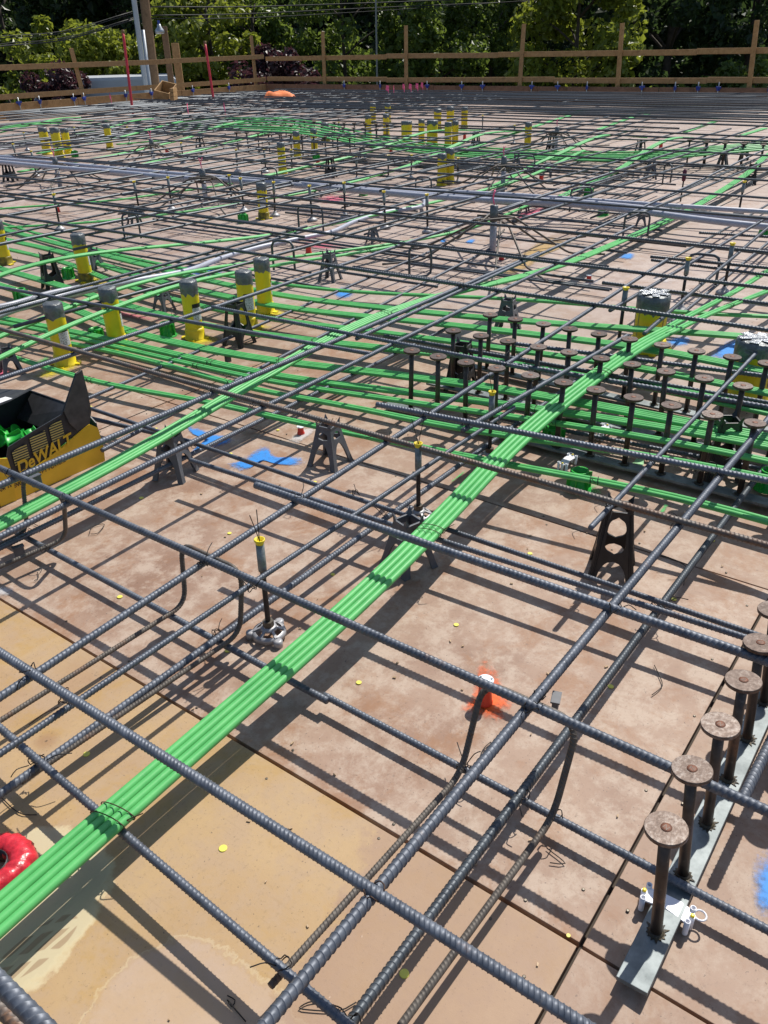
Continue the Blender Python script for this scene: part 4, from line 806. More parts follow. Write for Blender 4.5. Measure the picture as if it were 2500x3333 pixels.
for lab, pts in [('green bundle arching up at centre behind the middle sleeves', [(700, 605, .05), (931, 558, .06), (1063, 528, .09), (1164, 505, .12), (1235, 482, .16), (1316, 452, .22), (1377, 432, .25), (1438, 424, .24), (1560, 425, .13)]),
                 ('green bundle arching up right of the two middle sleeves', [(1050, 612, .05), (1164, 586, .06), (1336, 538, .09), (1448, 488, .15), (1508, 462, .2), (1564, 437, .25), (1670, 427, .21), (1760, 430, .12)]),
                 ('green bundle arching up behind the grey taped pipe right of centre', [(1540, 640, .05), (1680, 569, .06), (1741, 533, .10), (1817, 503, .15), (1878, 472, .2), (1943, 445, .25), (1984, 439, .24), (2040, 442, .17), (2100, 448, .1)]),
                 ('green bundle arching up at the right beyond the black tower chair', [(1770, 665, .05), (1923, 596, .06), (2014, 553, .09), (2065, 518, .14), (2115, 482, .19), (2166, 455, .25), (2227, 447, .24), (2308, 457, .12)]),
                 ('green bundle climbing to the upper right far edge', [(1480, 500, .1), (1740, 412, .2), (1850, 378, .22), (1900, 366, .2)]),
                 ('short green bundle glimpsed far right of centre', [(1940, 425, .18), (2050, 385, .22), (2110, 372, .2)]),
                 ('short green bundle glimpsed at the far right', [(2230, 430, .18), (2330, 395, .22)]),
                 ('green bundle at the right edge in the far mat', [(2400, 445, .18), (2490, 418, .22)]),
                 ('pale green bundle at far left of centre, long and shallow', [(60, 560, .07), (299, 518, .09), (405, 498, .1), (602, 452, .16), (709, 412, .24), (840, 389, .22), (950, 380, .15)]),
                 ('pale green bundle left of the far sleeves', [(430, 545, .07), (532, 518, .09), (699, 477, .14), (830, 442, .22), (930, 420, .2), (1050, 395, .2)]),
                 ('pale green bundle behind the four far left sleeves', [(120, 500, .09), (237, 480, .12), (370, 453, .18), (466, 427, .23), (607, 391, .21)]),
                 ('green bundle arching at the far upper left', [(0, 432, .12), (127, 401, .22), (202, 384, .24), (260, 383, .2)]),
                 ('green bundle in the far left mat below the first red pole', [(180, 450, .12), (354, 417, .2), (430, 394, .25), (506, 386, .22), (600, 380, .15)])]:
    bundle(lab, pts, 4, 0.0086, gA)
bands = [('lowest pair of green strands sweeping from the sleeves to the right edge', 2, [(-60, 1130, .05), (68, 1170, .05), (279, 1237, .05), (377, 1260, .05), (618, 1297, .06), (754, 1322, .065), (942, 1373, .07), (1250, 1430, .08), (1476, 1478, .09), (1650, 1515, .10), (1928, 1560, .12), (2275, 1632, .15), (2500, 1690, .16), (2700, 1755, .16)], (0.25, 0.85)),
         ('second group of green strands sweeping under the wide bundle', 2, [(-60, 1066, .05), (0, 1079, .05), (346, 1139, .05), (527, 1184, .055), (716, 1237, .06), (829, 1271, .065), (1145, 1322, .08), (1250, 1346, .08), (1476, 1395, .09), (1777, 1436, .12), (2169, 1492, .15), (2500, 1556, .17), (2700, 1600, .17)], (0.45, 0.86)),
         ('green strand group passing right before the first stud row, lower', 2, [(-60, 1040, .05), (0, 1049, .05), (226, 1094, .05), (482, 1154, .05), (678, 1199, .055), (904, 1247, .06), (1250, 1297, .075), (1551, 1340, .10), (1853, 1384, .13), (2079, 1418, .15), (2260, 1450, .165), (2500, 1500, .17), (2700, 1545, .17)], (0.4, 0.8)),
         ('green strand group passing right before the first stud row, upper', 3, [(-60, 1020, .05), (0, 1035, .05), (240, 1080, .05), (490, 1135, .05), (690, 1180, .055), (904, 1225, .06), (1250, 1268, .075), (1551, 1306, .10), (1853, 1345, .13), (2079, 1378, .15), (2260, 1410, .165), (2500, 1450, .17), (2700, 1490, .17)], (0.42, 0.78)),
         ('wide band of green strands weaving through the first stud row', 4, [(-80, 905, .06), (0, 930, .055), (142, 972, .05), (300, 1030, .05), (422, 1083, .05), (648, 1132, .05), (829, 1167, .055), (1055, 1194, .065), (1250, 1216, .08), (1551, 1254, .11), (1823, 1299, .14), (2267, 1382, .17), (2500, 1428, .17), (2700, 1465, .17)], (0.55, 0.82)),
         ('band of green strands between the first and second stud rows', 4, [(-80, 850, .06), (0, 875, .055), (162, 920, .05), (377, 985, .05), (648, 1056, .05), (904, 1096, .055), (1250, 1134, .07), (1612, 1172, .10), (1928, 1224, .14), (2192, 1269, .17), (2500, 1342, .17), (2700, 1385, .17)], (0.6, 0.82)),
         ('band of green strands just behind the second stud row', 3, [(-80, 790, .06), (30, 812, .055), (228, 860, .05), (377, 921, .05), (678, 1003, .05), (980, 1052, .055), (1250, 1082, .07), (1551, 1124, .10), (2000, 1184, .14), (2252, 1229, .16), (2500, 1282, .17), (2700, 1320, .17)], (0.5,)),
         ('band of green strands in front of the third stud row', 4, [(-80, 755, .06), (25, 782, .055), (228, 828, .05), (452, 900, .05), (754, 970, .05), (995, 1011, .055), (1250, 1036, .07), (1536, 1066, .10), (1777, 1094, .13), (2154, 1141, .16), (2500, 1214, .17), (2700, 1255, .17)], (0.45,)),
         ('band of green strands behind the third stud row, reaching the big sleeves', 4, [(-80, 722, .06), (15, 748, .055), (233, 805, .05), (450, 858, .05), (640, 905, .05), (890, 958, .05), (1093, 986, .055), (1250, 1003, .065), (1476, 1026, .09), (1777, 1052, .12), (2079, 1071, .14), (2500, 1101, .16), (2700, 1120, .16)], (0.42, 0.75)),
         ('rearmost pair of green strands in the near band, behind the big taped sleeve', 2, [(-80, 700, .06), (0, 724, .055), (101, 755, .05), (228, 790, .05), (430, 841, .05), (623, 879, .05), (876, 920, .05), (1043, 941, .05), (1174, 952, .05), (1336, 960, .055), (1612, 970, .07), (1928, 993, .10), (2215, 1018, .12), (2500, 1030, .13), (2700, 1040, .13)], (0.5,))]
for lab, n, pts, ti in bands: bundle(lab, pts, n, 0.0079, gB, ti)
for i, (lab, dy0, dy1, dy2, dy3) in enumerate([('first', 0, 0, 0, 0), ('second', 10, 8, 7, 4), ('third', 18, 15, 12, 8), ('fourth', 26, 20, 17, 13), ('fifth', 33, 26, 22, 18), ('sixth', 40, 33, 27, 24)]):
    a = [(560, 402 + dy0 * .6, .10), (700, 388 + dy0 * .8, .20), (830, 385 + dy0, .25), (960, 390 + dy0 * 1.05, .26), (1063, 404 + dy0 * 1.1, .24), (1180, 432 + dy0, .17), (1336, 460 + dy1, .10), (1500, 476 + dy1, .08), (1670, 487 + dy2, .07), (1860, 494 + dy2, .08), (2065, 495 + dy2, .11), (2300, 480 + dy3, .18), (2500, 462 + dy3, .23), (2640, 455 + dy3, .24)]
    bundle(f'{lab} bundle from the back in the far green band sweeping across the deck', a, 3, 0.0085, 'far green band')
for i, pts in enumerate([[(0, 415, .2), (130, 398, .24), (260, 392, .2), (400, 398, .14)], [(-30, 425, .2), (110, 405, .24), (250, 402, .2), (390, 408, .14)], [(380, 470, .08), (440, 465, .08), (520, 458, .1)]]):
    bundle(['rear green bundle hidden in the far left mat', 'front green bundle hidden in the far left mat', 'short green bundle between the far left sleeves'][i], pts, 4, 0.0085)

def conduit(label, pts, r, mat='conduit', group='grey conduits', cat='conduit'):
    return tag(obj('conduit', tube_mesh('conduit', spline([P(*p) for p in pts], 0.06), r, 10), M[mat]), label, cat, group)
conduit('rearmost grey conduit crossing the whole deck', [(-100, 505, 0.235), (0, 510, 0.235), (250, 522, 0.225), (500, 545, 0.214), (760, 566, 0.203), (1050, 594, 0.191), (1300, 616, 0.180), (1660, 634, 0.165), (2100, 664, 0.147), (2500, 690, 0.130), (2700, 702, 0.130)], 0.018)
conduit('second grey conduit crossing the whole deck', [(-100, 512, 0.235), (0, 518, 0.235), (200, 533, 0.227), (420, 552, 0.217), (650, 572, 0.208), (840, 584, 0.200), (1100, 608, 0.189), (1412, 634, 0.176), (1660, 647, 0.165), (1862, 656, 0.157), (2065, 674, 0.148), (2293, 700, 0.139), (2500, 717, 0.130), (2700, 735, 0.130)], 0.020)
conduit('thick front grey conduit crossing the whole deck', [(-100, 522, 0.235), (0, 528, 0.235), (180, 545, 0.227), (400, 562, 0.218), (560, 577, 0.211), (830, 592, 0.200), (1200, 622, 0.185), (1412, 640, 0.176), (1660, 656, 0.165), (1862, 665, 0.157), (2065, 686, 0.148), (2293, 716, 0.139), (2500, 739, 0.130), (2700, 760, 0.130)], 0.023)
conduit('grey conduit making a tight turn back at centre and running to the left edge', [(-60, 1050, .16), (0, 1025, .16), (101, 990, .16), (228, 958, .15), (405, 920, .12), (608, 882, .09), (709, 845, .06), (840, 806, .05), (1000, 772, .05), (1083, 754, .05), (1154, 722, .05), (1260, 690, .06), (1335, 680, .06), (1372, 672, .06), (1382, 658, .06), (1366, 645, .06), (1326, 638, .06), (1200, 628, .07), (1000, 610, .08), (840, 597, .08), (560, 585, .09), (300, 560, .10), (0, 535, .11), (-100, 530, .11)], 0.017)
conduit('thin silver conduit in the far left behind four sleeves', [(-60, 500, .08), (0, 487, .08), (240, 457, .08), (345, 440, .08), (500, 420, .1), (640, 405, .1)], 0.018, 'flex')
conduit('second thin silver conduit in the far left', [(-60, 482, .08), (0, 475, .08), (240, 450, .08), (345, 434, .08), (600, 408, .1), (760, 392, .12), (940, 378, .14)], 0.018, 'flex')
conduit('pale corrugated conduit lying left of the near sleeves', [(-60, 1010, .12), (40, 990, .12), (160, 955, .10), (260, 935, .08)], 0.015, 'flex')

# ================================================================ stud rails
def stud_rail(label, origin, rotz, ts, L0, L1, h=0.245, rh=0.0325, sr=0.0095, zr=0.022, tilt=0.0, w=0.05, group=None, n=20):
    """flat rail on the deck with headed studs; ts are positions along the rail"""
    t = thing('stud_rail', label, 'stud rail', (origin[0], origin[1], 0), rotz, group); t.rotation_euler = (tilt, 0, rotz)
    MB().box(((L0 + L1) / 2, 0, zr), (L1 - L0, w, 0.009)).build('rail', M['rail'], t, bevel=0.001)
    z0 = zr + 0.0045
    if 'm' not in stud_rail.__dict__: stud_rail.m = {}
    key = (h, rh, n)
    if key not in stud_rail.m:
        sh = MB().lathe([(sr, 0), (sr, h - 0.008)], n, caps=True).mesh('stud'); sh.materials.append(M['stud'])
        hd = MB().lathe([(sr, h - 0.016), (rh * 0.86, h - 0.010), (rh, h - 0.007), (rh, h - 0.0015), (rh * 0.975, h)], n + 8).mesh('head'); hd.materials.append(M['head'])
        ct = MB().lathe([(rh * 0.27, h - 0.001), (rh * 0.26, h + 0.0007), (rh * 0.1, h + 0.0009)], n).mesh('centre_mark'); ct.materials.append(M['rust_dark'])
        r_ = random.Random(4); poly = []
        for k_ in range(26):
            a = 2 * math.pi * k_ / 26; rr = sr * (1.3 + (0.9 if k_ % 2 else 0.15) * r_.random() + (0.3 if k_ % 2 else 0)); poly.append((rr * math.cos(a), rr * math.sin(a)))
        wd = MB().prism(poly, 0.0006, 0.0016).lathe([(sr * 1.45, 0.0), (sr * 1.25, 0.004), (sr * 1.02, 0.006)], n, caps=False).mesh('weld'); wd.materials.append(M['scorch'])
        lt = bpy.data.curves.new('mark', 'FONT'); lt.body = 'N'; lt.size = 0.012; lt.align_x = 'CENTER'; lt.align_y = 'CENTER'; lo_ = bpy.data.objects.new('mark', lt)
        C.objects.link(lo_); bpy.context.view_layer.update(); mk = bpy.data.meshes.new_from_object(lo_.evaluated_get(bpy.context.evaluated_depsgraph_get())); bpy.data.objects.remove(lo_)
        mk.materials.append(M['stud']); stud_rail.m[key] = (sh, hd, ct, wd, mk)
    sh, hd, ct, wd, mk = stud_rail.m[key]
    for s in ts:
        o = obj('stud', sh, None, t, (s, 0, z0)); o.rotation_euler = (random.gauss(0, 0.012), random.gauss(0, 0.012), random.uniform(0, 6))
        obj('head', hd, None, o); obj('centre_mark', ct, None, o)
        obj('weld', wd, None, o)
        if n > 18: obj('stamped_letter', mk, None, o, (0, 0, h + 0.0011)).rotation_euler = (0, 0, -0.6)
    return t
near_ts = [0.105 + 0.131 * k_ for k_ in range(8)]
stud_rail('stud rail with rusty headed studs at the right, ending near the bottom right corner', (0.80, 0.146), 0.0, near_ts, 0.0, 1.15, tilt=-0.075)
stud_rail('stud rail hidden behind the nearest one at the right edge', (1.38, 0.055), 0.0, [0.05 + 0.131 * k_ for k_ in range(5)], 0.0, 0.75, tilt=-0.03)
for i, (x, ya, n_, lab) in enumerate([(2.50, 1.74, 14, 'front row of studs on a rail across the deck, right of centre'), (2.80, 1.73, 13, 'second row of studs on a rail across the deck'), (3.07, 1.72, 12, 'third row of studs, in front of the big taped sleeves')]):
    stud_rail(lab, (x, ya + 0.12), -math.pi / 2, [0.12 + 0.1275 * k_ for k_ in range(n_)], 0.0, 0.2 + 0.1275 * n_, group='stud rails around the column', n=16, zr=0.020, h=0.247)
gsr = 'far stud rails'
for i, (px, py) in enumerate([(2480, 470), (2420, 462)]):
    p = P(px, py, 0.27); stud_rail(['far stud rail at the right edge beyond the green band, front', 'far stud rail at the right edge beyond the green band, rear'][i], (p[0], p[1] + 0.7), -math.pi / 2, [0.12 + 0.2 * k_ for k_ in range(7)], 0, 1.6, n=8, group=gsr)
for i, (px, py) in enumerate([(960, 440), (1100, 398), (1060, 412)]):
    p = P(px, py, 0.27); stud_rail(['far stud rail under the green band left of the middle sleeves', 'far stud rail in the green band, rear', 'far stud rail in the green band, middle'][i], (p[0], p[1] + 1.2), -math.pi / 2, [0.12 + 0.2 * k_ for k_ in range(11)], 0, 2.4, n=8, group=gsr)
# white plastic rail chair
def rail_chair(label, loc, rz, s=1.0):
    t = thing('rail_chair', label, 'chair', loc, rz); t.scale = (0.82, 0.82, 0.9)
    MB().prism([(-0.02, -0.045), (0.015, -0.05), (0.022, -0.02), (0.02, 0.02), (0.015, 0.05), (-0.02, 0.045), (-0.012, 0.0)], 0.027, 0.031).build('saddle', M['white_plastic'], t, bevel=0.001)
    for sx, sy in ((-0.018, -0.046), (0.018, -0.046), (-0.018, 0.046), (0.018, 0.046)):
        MB().lathe([(0.0058, 0.0), (0.0062, 0.036), (0.0042, 0.036), (0.0040, 0.01)], 12, (sx, sy, 0), caps=False).build('tube', M['white_plastic'], t)
    for sy in (-0.050, 0.050):
        MB().lathe([(0.006, 0.0), (0.006, 0.034)], 10, (0, sy, 0)).build('nail_boss', M['white_plastic'], t); MB().lathe([(0.0048, 0.034), (0.0045, 0.037), (0.002, 0.038)], 10, (0, sy, 0)).build('nail_head', M['yellow_plastic'], t)
    ring = [(0.012 * math.cos(a) + 0.014, -0.062 + 0.012 * math.sin(a), 0.03) for a in np.linspace(0, 2 * math.pi, 17)]
    MB().tube(ring, 0.0022, 6).build('loop', M['white_plastic'], t); return t
rail_chair('white plastic rail chair behind the nearest stud', (0.965, 0.150, 0), 0.0)
rail_chair('white plastic rail chair under the front stud row, left of the green cone', (*P(1845, 1520)[:2], 0), math.pi / 2)
rail_chair('white plastic rail chair under the second stud row', (*P(1960, 1420)[:2], 0), math.pi / 2)

# ================================================================ pipe sleeves
def sleeve(label, b, hgt, r, kind='std', group='yellow pipe sleeves', lean=(0, 0), near=True):
    t = thing('pipe_sleeve', label, 'pipe sleeve', (b[0], b[1], 0), random.uniform(-0.4, 0.4), group); t.rotation_euler.x = lean[0]; t.rotation_euler.y = lean[1]
    n = 24 if near else 12; ht = hgt * ((0.80 if near else 0.86) if kind == 'std' else 0.74)
    MB().lathe([(r, 0.05), (r, ht + 0.02)], n, caps=False).build('pipe', M['sleeve' if kind != 'grey' else 'conduit'], t)
    # wrapped top: ragged lower rim
    r_ = random.Random(int(b[0] * 999)); vs = []; fs = []
    prof = [(r * 1.02, None), (r * 1.03, hgt * 0.90), (r * 1.02, hgt), (r * 0.93, hgt + 0.004), (r * 0.4, hgt + 0.006)]
    low = [ht + r * r_.uniform(-0.35, 0.2) * (1 if k_ % 3 else 0.3) for k_ in range(n)]
    for j, (rr, z) in enumerate(prof):
        for k_ in range(n): a = 2 * math.pi * k_ / n; vs.append((rr * math.cos(a), rr * math.sin(a), low[k_] if z is None else z + r_.uniform(-0.002, 0.002)))
    for j in range(len(prof) - 1):
        for k_ in range(n): fs.append((j * n + k_, j * n + (k_ + 1) % n, (j + 1) * n + (k_ + 1) % n, (j + 1) * n + k_))
    fs.append(tuple((len(prof) - 1) * n + k_ for k_ in range(n)))
    wr = MB().add(vs, fs, True).build('tape_wrap', M['tape'], t)
    if kind == 'big':
        b_ = MB(); 
        for a in (0.3, 1.35, 2.4): b_.box((0, 0, hgt + 0.008), (r * 1.86, r * 0.45, 0.002), Matrix.Rotation(a, 4, 'Z')); b_.v = [(x_, y_, z_ + 0.0015 * a) if i_ >= len(b_.v) - 8 else (x_, y_, z_) for i_, (x_, y_, z_) in enumerate(b_.v)]
        b_.build('foil_strip', M['foil'], wr)
        for a in (-1.9, 0.1, 2.2):
            q = MB(); vv = []
            for aa in (a - 0.28, a + 0.28):
                for z in (hgt * 0.30, hgt * 0.72): vv.append((r * 1.012 * math.cos(aa), r * 1.012 * math.sin(aa), z))
            q.add(vv, [(0, 2, 3, 1)]).build('tape_strip', M['tape'], t)
    # fastening foot, sprayed
    ft = MB().lathe([(r * 1.25, 0.0), (r * 1.25, 0.006), (r * 1.16, 0.008), (r * 1.14, 0.045), (r * 1.08, 0.055), (r * 1.0, 0.058)], n).build('foot', M['paint_yellow_black' if r_.random() < 0.5 else 'sleeve'], t)
    if near:
        for a in range(4): MB().box((r * 1.32 * math.cos(a * 1.57 + .4), r * 1.32 * math.sin(a * 1.57 + .4), 0.005), (0.03, 0.03, 0.006), Matrix.Rotation(a * 1.57 + .4, 4, 'Z')).build('lug', M['sleeve'], ft)
        if kind == 'std':
            vv = []; ff = []; a0 = r_.choice((-2.6, -2.2, -1.2, -3.0)) - t.rotation_euler.z; K = 8
            for k_ in range(K + 1):
                a = a0 + k_ / K * 1.3
                for z in (0.10, 0.165): vv.append((r * 1.012 * math.cos(a), r * 1.012 * math.sin(a), z))
            for k_ in range(K): ff.append((2 * k_, 2 * k_ + 2, 2 * k_ + 3, 2 * k_ + 1))
            lb = MB().add(vv, ff).build('label', M['label'], t)
            vv2 = [(x_ * 1.002, y_ * 1.002, 0.166 if i_ % 2 == 0 else 0.186) for i_, (x_, y_, z_) in enumerate(vv)]
            MB().add(vv2, ff).build('printed_band', M['black_print'], lb)
    return t
near_sl = [((215, 1185), 'yellow taped sleeve just above the carton, nearest to the left edge'), ((385, 1125), 'yellow taped sleeve second from the left in the near group'), ((637, 1101), 'yellow taped sleeve in the middle of the near group, black foot'), ((810, 1064), 'yellow taped sleeve behind the black tower chair'), ((866, 1015), 'yellow taped sleeve with white label, rightmost of the near group'), ((283, 914), 'yellow taped sleeve behind the second, upper left of the near group'), ((20, 860), 'yellow taped sleeve cut by the left edge of the picture')]
for i, (p, lab) in enumerate(near_sl): sleeve(lab, P(*p), 0.292, 0.0435, lean=(random.uniform(-.012, .012), random.uniform(-.012, .012)))
mid_sl = [((860, 712), 'lone yellow sleeve with black foot left of centre', .048, .29), ((1438, 603), 'front one of two touching yellow sleeves at centre', .052, .25), ((1463, 598), 'rear one of two touching yellow sleeves at centre', .052, .29), ((921, 565), 'yellow sleeve left of centre behind the conduits', .05, .28), ((969, 515), 'yellow sleeve, left one of a far pair left of centre', .05, .27), ((1025, 502), 'yellow sleeve, right one of a far pair left of centre', .05, .26), ((1324, 474), 'wide far yellow sleeve, left end of the far cluster', .085, .27), ((1372, 468), 'far yellow sleeve second in the far cluster', .05, .27), ((1407, 482), 'wide far sleeve in the middle of the far cluster', .085, .30), ((1458, 487), 'far yellow sleeve right in the far cluster', .055, .29), ((1481, 482), 'far sleeve with pale label at the right end of the cluster', .05, .29), ((1424, 427), 'wide yellow sleeve behind the far cluster, left', .07, .28), ((1465, 424), 'wide yellow sleeve behind the far cluster, middle', .07, .30), ((1511, 420), 'yellow sleeve behind the far cluster, right', .06, .28), ((1215, 402), 'very far yellow sleeve left of the cluster', .06, .28), ((1263, 402), 'very far yellow sleeve near the cluster', .06, .28), ((1200, 452), 'far yellow sleeve over the green band, left', .055, .28), ((1258, 448), 'far yellow sleeve over the green band, right', .055, .28), ((155, 502), 'left one of three far left yellow sleeves', .07, .30), ((195, 513), 'middle one of three far left yellow sleeves', .07, .33), ((225, 506), 'right one of three far left yellow sleeves', .06, .30), ((360, 490), 'lone far left yellow sleeve right of the three', .055, .30), ((1716, 487), 'lone far sleeve right of centre by the bent bars', .05, .28)]
for p, lab, r_, h_ in mid_sl: sleeve(lab, P(*p), h_ + (0.05 if P(*p)[0] > 7 else 0.0), r_ * 0.9, near=P(*p)[0] < 6)
sleeve('far grey sleeve between the yellow ones left of centre', P(1060, 464), .27, .06, 'grey', near=False)
sleeve('big wide yellow sleeve with taped silver lid, right of centre', P(2105, 1137), 0.262, 0.074, 'big', 'big taped sleeves')
sleeve('big wide yellow sleeve with taped silver lid cut by the right edge', P(2428, 1300), 0.250, 0.080, 'big', 'big taped sleeves')

# ================================================================ plastic tower chairs
def tower_mesh(h, wb, wt, lean_out, inner, thick, ribbed):
    """four-sided support; each face is two tapering legs joined by a waist band and a collar"""
    b = MB(); NV_ = 40
    def half(v): return wb + (wt - wb) * v ** 0.85
    def win(v):
        for lo, hi, wf, top in inner:
            if lo <= v <= hi:
                u = (v - lo) / (hi - lo)
                if lo == 0: e = max(0.0, 1 - u ** 2.6) ** 0.5
                else: e = max(0.0, 1 - abs(2 * u - 1) ** 5) ** 0.5
                return wf * e * half(v)
        return 0.0
    for k_ in range(4):
        Mr = Matrix.Rotation(k_ * math.pi / 2, 4, 'Z')
        for s in (-1, 1):
            vs = []
            for j in range(NV_ + 1):
                v = j / NV_; o = half(v); i_ = win(v); y = -half(v)
                for x_, y_ in ((s * o, y), (s * i_, y), (s * i_, y + thick), (s * (o - thick), y + thick)): vs.append(Mr @ Vector((x_, y_, v * h)))
            fs = []
            for j in range(NV_):
                a = j * 4; c = a + 4
                for e in range(3): fs.append((a + e, a + e + 1, c + e + 1, c + e) if s > 0 else (a + e, c + e, c + e + 1, a + e + 1))
            b.add(vs, fs)
        if ribbed:
            for s in (-1, 1):
                for q in (0.80, 0.90):
                    vs = []
                    for j in range(0, NV_ + 1, 4):
                        v = j / NV_; x_ = s * (half(v) * q); y = -half(v)
                        for dx, dy in ((-0.0012, 0), (0, -0.0016), (0.0012, 0)): vs.append(Mr @ Vector((x_ + dx, y + dy, v * h)))
                    n_ = len(vs) // 3; b.add(vs, [(j * 3 + e, j * 3 + e + 1, j * 3 + e + 4, j * 3 + e + 3) for j in range(n_ - 1) for e in (0, 1)])
    return b.mesh('tower')
tw_black = tower_mesh(0.20, 0.062, 0.034, 0, [(0, 0.30, 0.64, 0), (0.42, 0.93, 0.60, 0)], 0.006, True)
tw_grey = tower_mesh(0.128, 0.055, 0.027, 0, [(0, 0.60, 0.66, 0), (0.70, 0.88, 0.55, 0)], 0.006, False)
for m_, k_ in ((tw_black, 'black_plastic'), (tw_grey, 'grey_plastic')): m_.materials.append(M[k_])
def chair(kind):
    if kind == 'black':
        t = thing('tower_chair', 'x', 'rebar chair'); obj('tower', tw_black, None, t); h, w, mt = 0.20, 0.034, 'black_plastic'
    else:
        t = thing('grey_chair', 'x', 'rebar chair'); obj('tower', tw_grey, None, t); h, w, mt = 0.128, 0.027, 'grey_plastic'
    MB().box((0, w * 0.94, h + 0.001), (1.9 * w, 0.006, 0.008)).box((0, -w * 0.94, h + 0.001), (1.9 * w, 0.006, 0.008)).box((w * 0.94, 0, h + 0.0015), (0.006, 1.7 * w, 0.008)).box((-w * 0.94, 0, h + 0.0015), (0.006, 1.7 * w, 0.008)).build('collar', M[mt], t, bevel=0.001)
    for sx, sy in ((-1, -1), (1, -1), (-1, 1), (1, 1)):
        MB().add([(sx * w, sy * w, h), (sx * w * 0.45, sy * w, h), (sx * w, sy * w * 0.45, h), (sx * w * 1.05, sy * w * 1.05, h + 0.026), (sx * w * 0.75, sy * w, h + 0.014), (sx * w, sy * w * 0.75, h + 0.014)], [(0, 1, 4, 3), (0, 3, 5, 2), (1, 2, 5, 4), (3, 4, 5), (0, 2, 1)]).build('saddle_prong', M[mt], t)
    return t
c_b = chair('black'); c_g = chair('grey')
blk = [((1990, 1855), 1.0, 'large ribbed black plastic tower chair standing alone on the deck at right'), ((780, 1118), 1.0, 'black plastic tower chair among the near yellow sleeves'), ((175, 938), 1.0, 'black plastic tower chair at left between two yellow sleeves'), ((1500, 1262), .95, 'black tower chair behind the front stud row at its left end'), ((2335, 1545), 1.0, 'black tower chair under the green strands by the right studs'), ((1077, 578), 1.0, 'black tower chair before the grey conduits at centre'), ((1794, 490), 1.0, 'far black tower chair under the bent bars right of centre'), ((2080, 520), 1.0, 'far black tower chair by the green band at right'), ((1548, 483), 1.0, 'far black tower chair by the sleeve cluster'), ((35, 590), 1.1, 'black tower chair at the left edge before the conduits'), ((2440, 600), .9, 'black tower chair at the right edge behind a green bundle'), ((655, 500), 1.0, 'far black tower chair left of the green band'), ((590, 412), 1.1, 'very far black tower chair beside the pale conduit'), ((2420, 520), .9, 'black tower chair under the far right green band')]
gry = [((573, 1545), 1.15, 'grey plastic chair under the left green bundle beside blue paint'), ((1075, 1505), 1.12, 'grey plastic chair under the rusty rebar beside the white-topped red cup'), ((1330, 1838), 1.12, 'grey plastic chair under the wide green bundle at centre'), ((1075, 912), 1.25, 'grey plastic chair under two green strands left of centre'), ((2115, 582), 1.4, 'grey plastic chair beyond the conduits at right'), ((2085, 738), .8, 'small grey plastic chair over the green bundle right of centre'), ((310, 885), 1.1, 'grey plastic chair behind the left sleeves, upper left'), ((1215, 790), .8, 'small grey plastic chair left of the closed stirrup'), ((1650, 1075), 1.2, 'grey plastic chair behind the third stud row at left'), ((1680, 545), 1.0, 'small grey chair right of the far sleeves'), ((1780, 575), 1.0, 'grey chair before a blue mark right of centre'), ((535, 1010), .9, 'small grey chair between the second and third near sleeves'), ((40, 1215), .9, 'small grey chair at the left edge above the carton'), ((1705, 690), .8, 'small grey chair on the pink paint right of centre'), ((1035, 640), .8, 'small grey chair on the pink paint left of centre'), ((1180, 515), 1.0, 'grey chair by the far green bundle at centre'), ((2350, 540), 1.1, 'grey chair under the far right bars'), ((440, 730), 1.0, 'small grey chair under the pale green bundle at left')]
for lst, src in ((blk, c_b), (gry, c_g)):
    for i, (p, s, lab) in enumerate(lst):
        q = P(*p); o = src if i == 0 else dup(src)
        o.location = Vector((q[0], q[1], 0)); o.rotation_euler = (0, 0, [0.35, 0.1, -0.3, 0.2, 0.6][i % 5] + (0.0 if i else 0.0)); o.scale = (min(s, 1.1), min(s, 1.1), s); o['label'] = lab; o['group'] = 'black tower chairs' if src is c_b else 'grey plastic chairs'
# small grey clip blocks that hang on the bars
for p, z, lab in [((1808, 2292), .19, 'small grey plastic spacer block tied where two rebars cross near the orange cup'), ((118, 1565), .19, 'small grey plastic spacer block hanging on the rebar in front of the carton'), ((62, 1795), .03, 'small dark spacer block under the left low rebar'), ((742, 1168), .02, 'small dark spacer block on the deck by the black tower chair')]:
    q = P(*p, z); t = thing('spacer_block', lab, 'spacer', q, random.uniform(-.4, .4)); MB().box((0, 0, 0), (0.03, 0.012, 0.032)).build('block', M['grey_plastic'], t, bevel=0.002); MB().box((0, 0.0, 0.0165), (0.034, 0.018, 0.004)).build('lip', M['grey_plastic'], t, bevel=0.001)

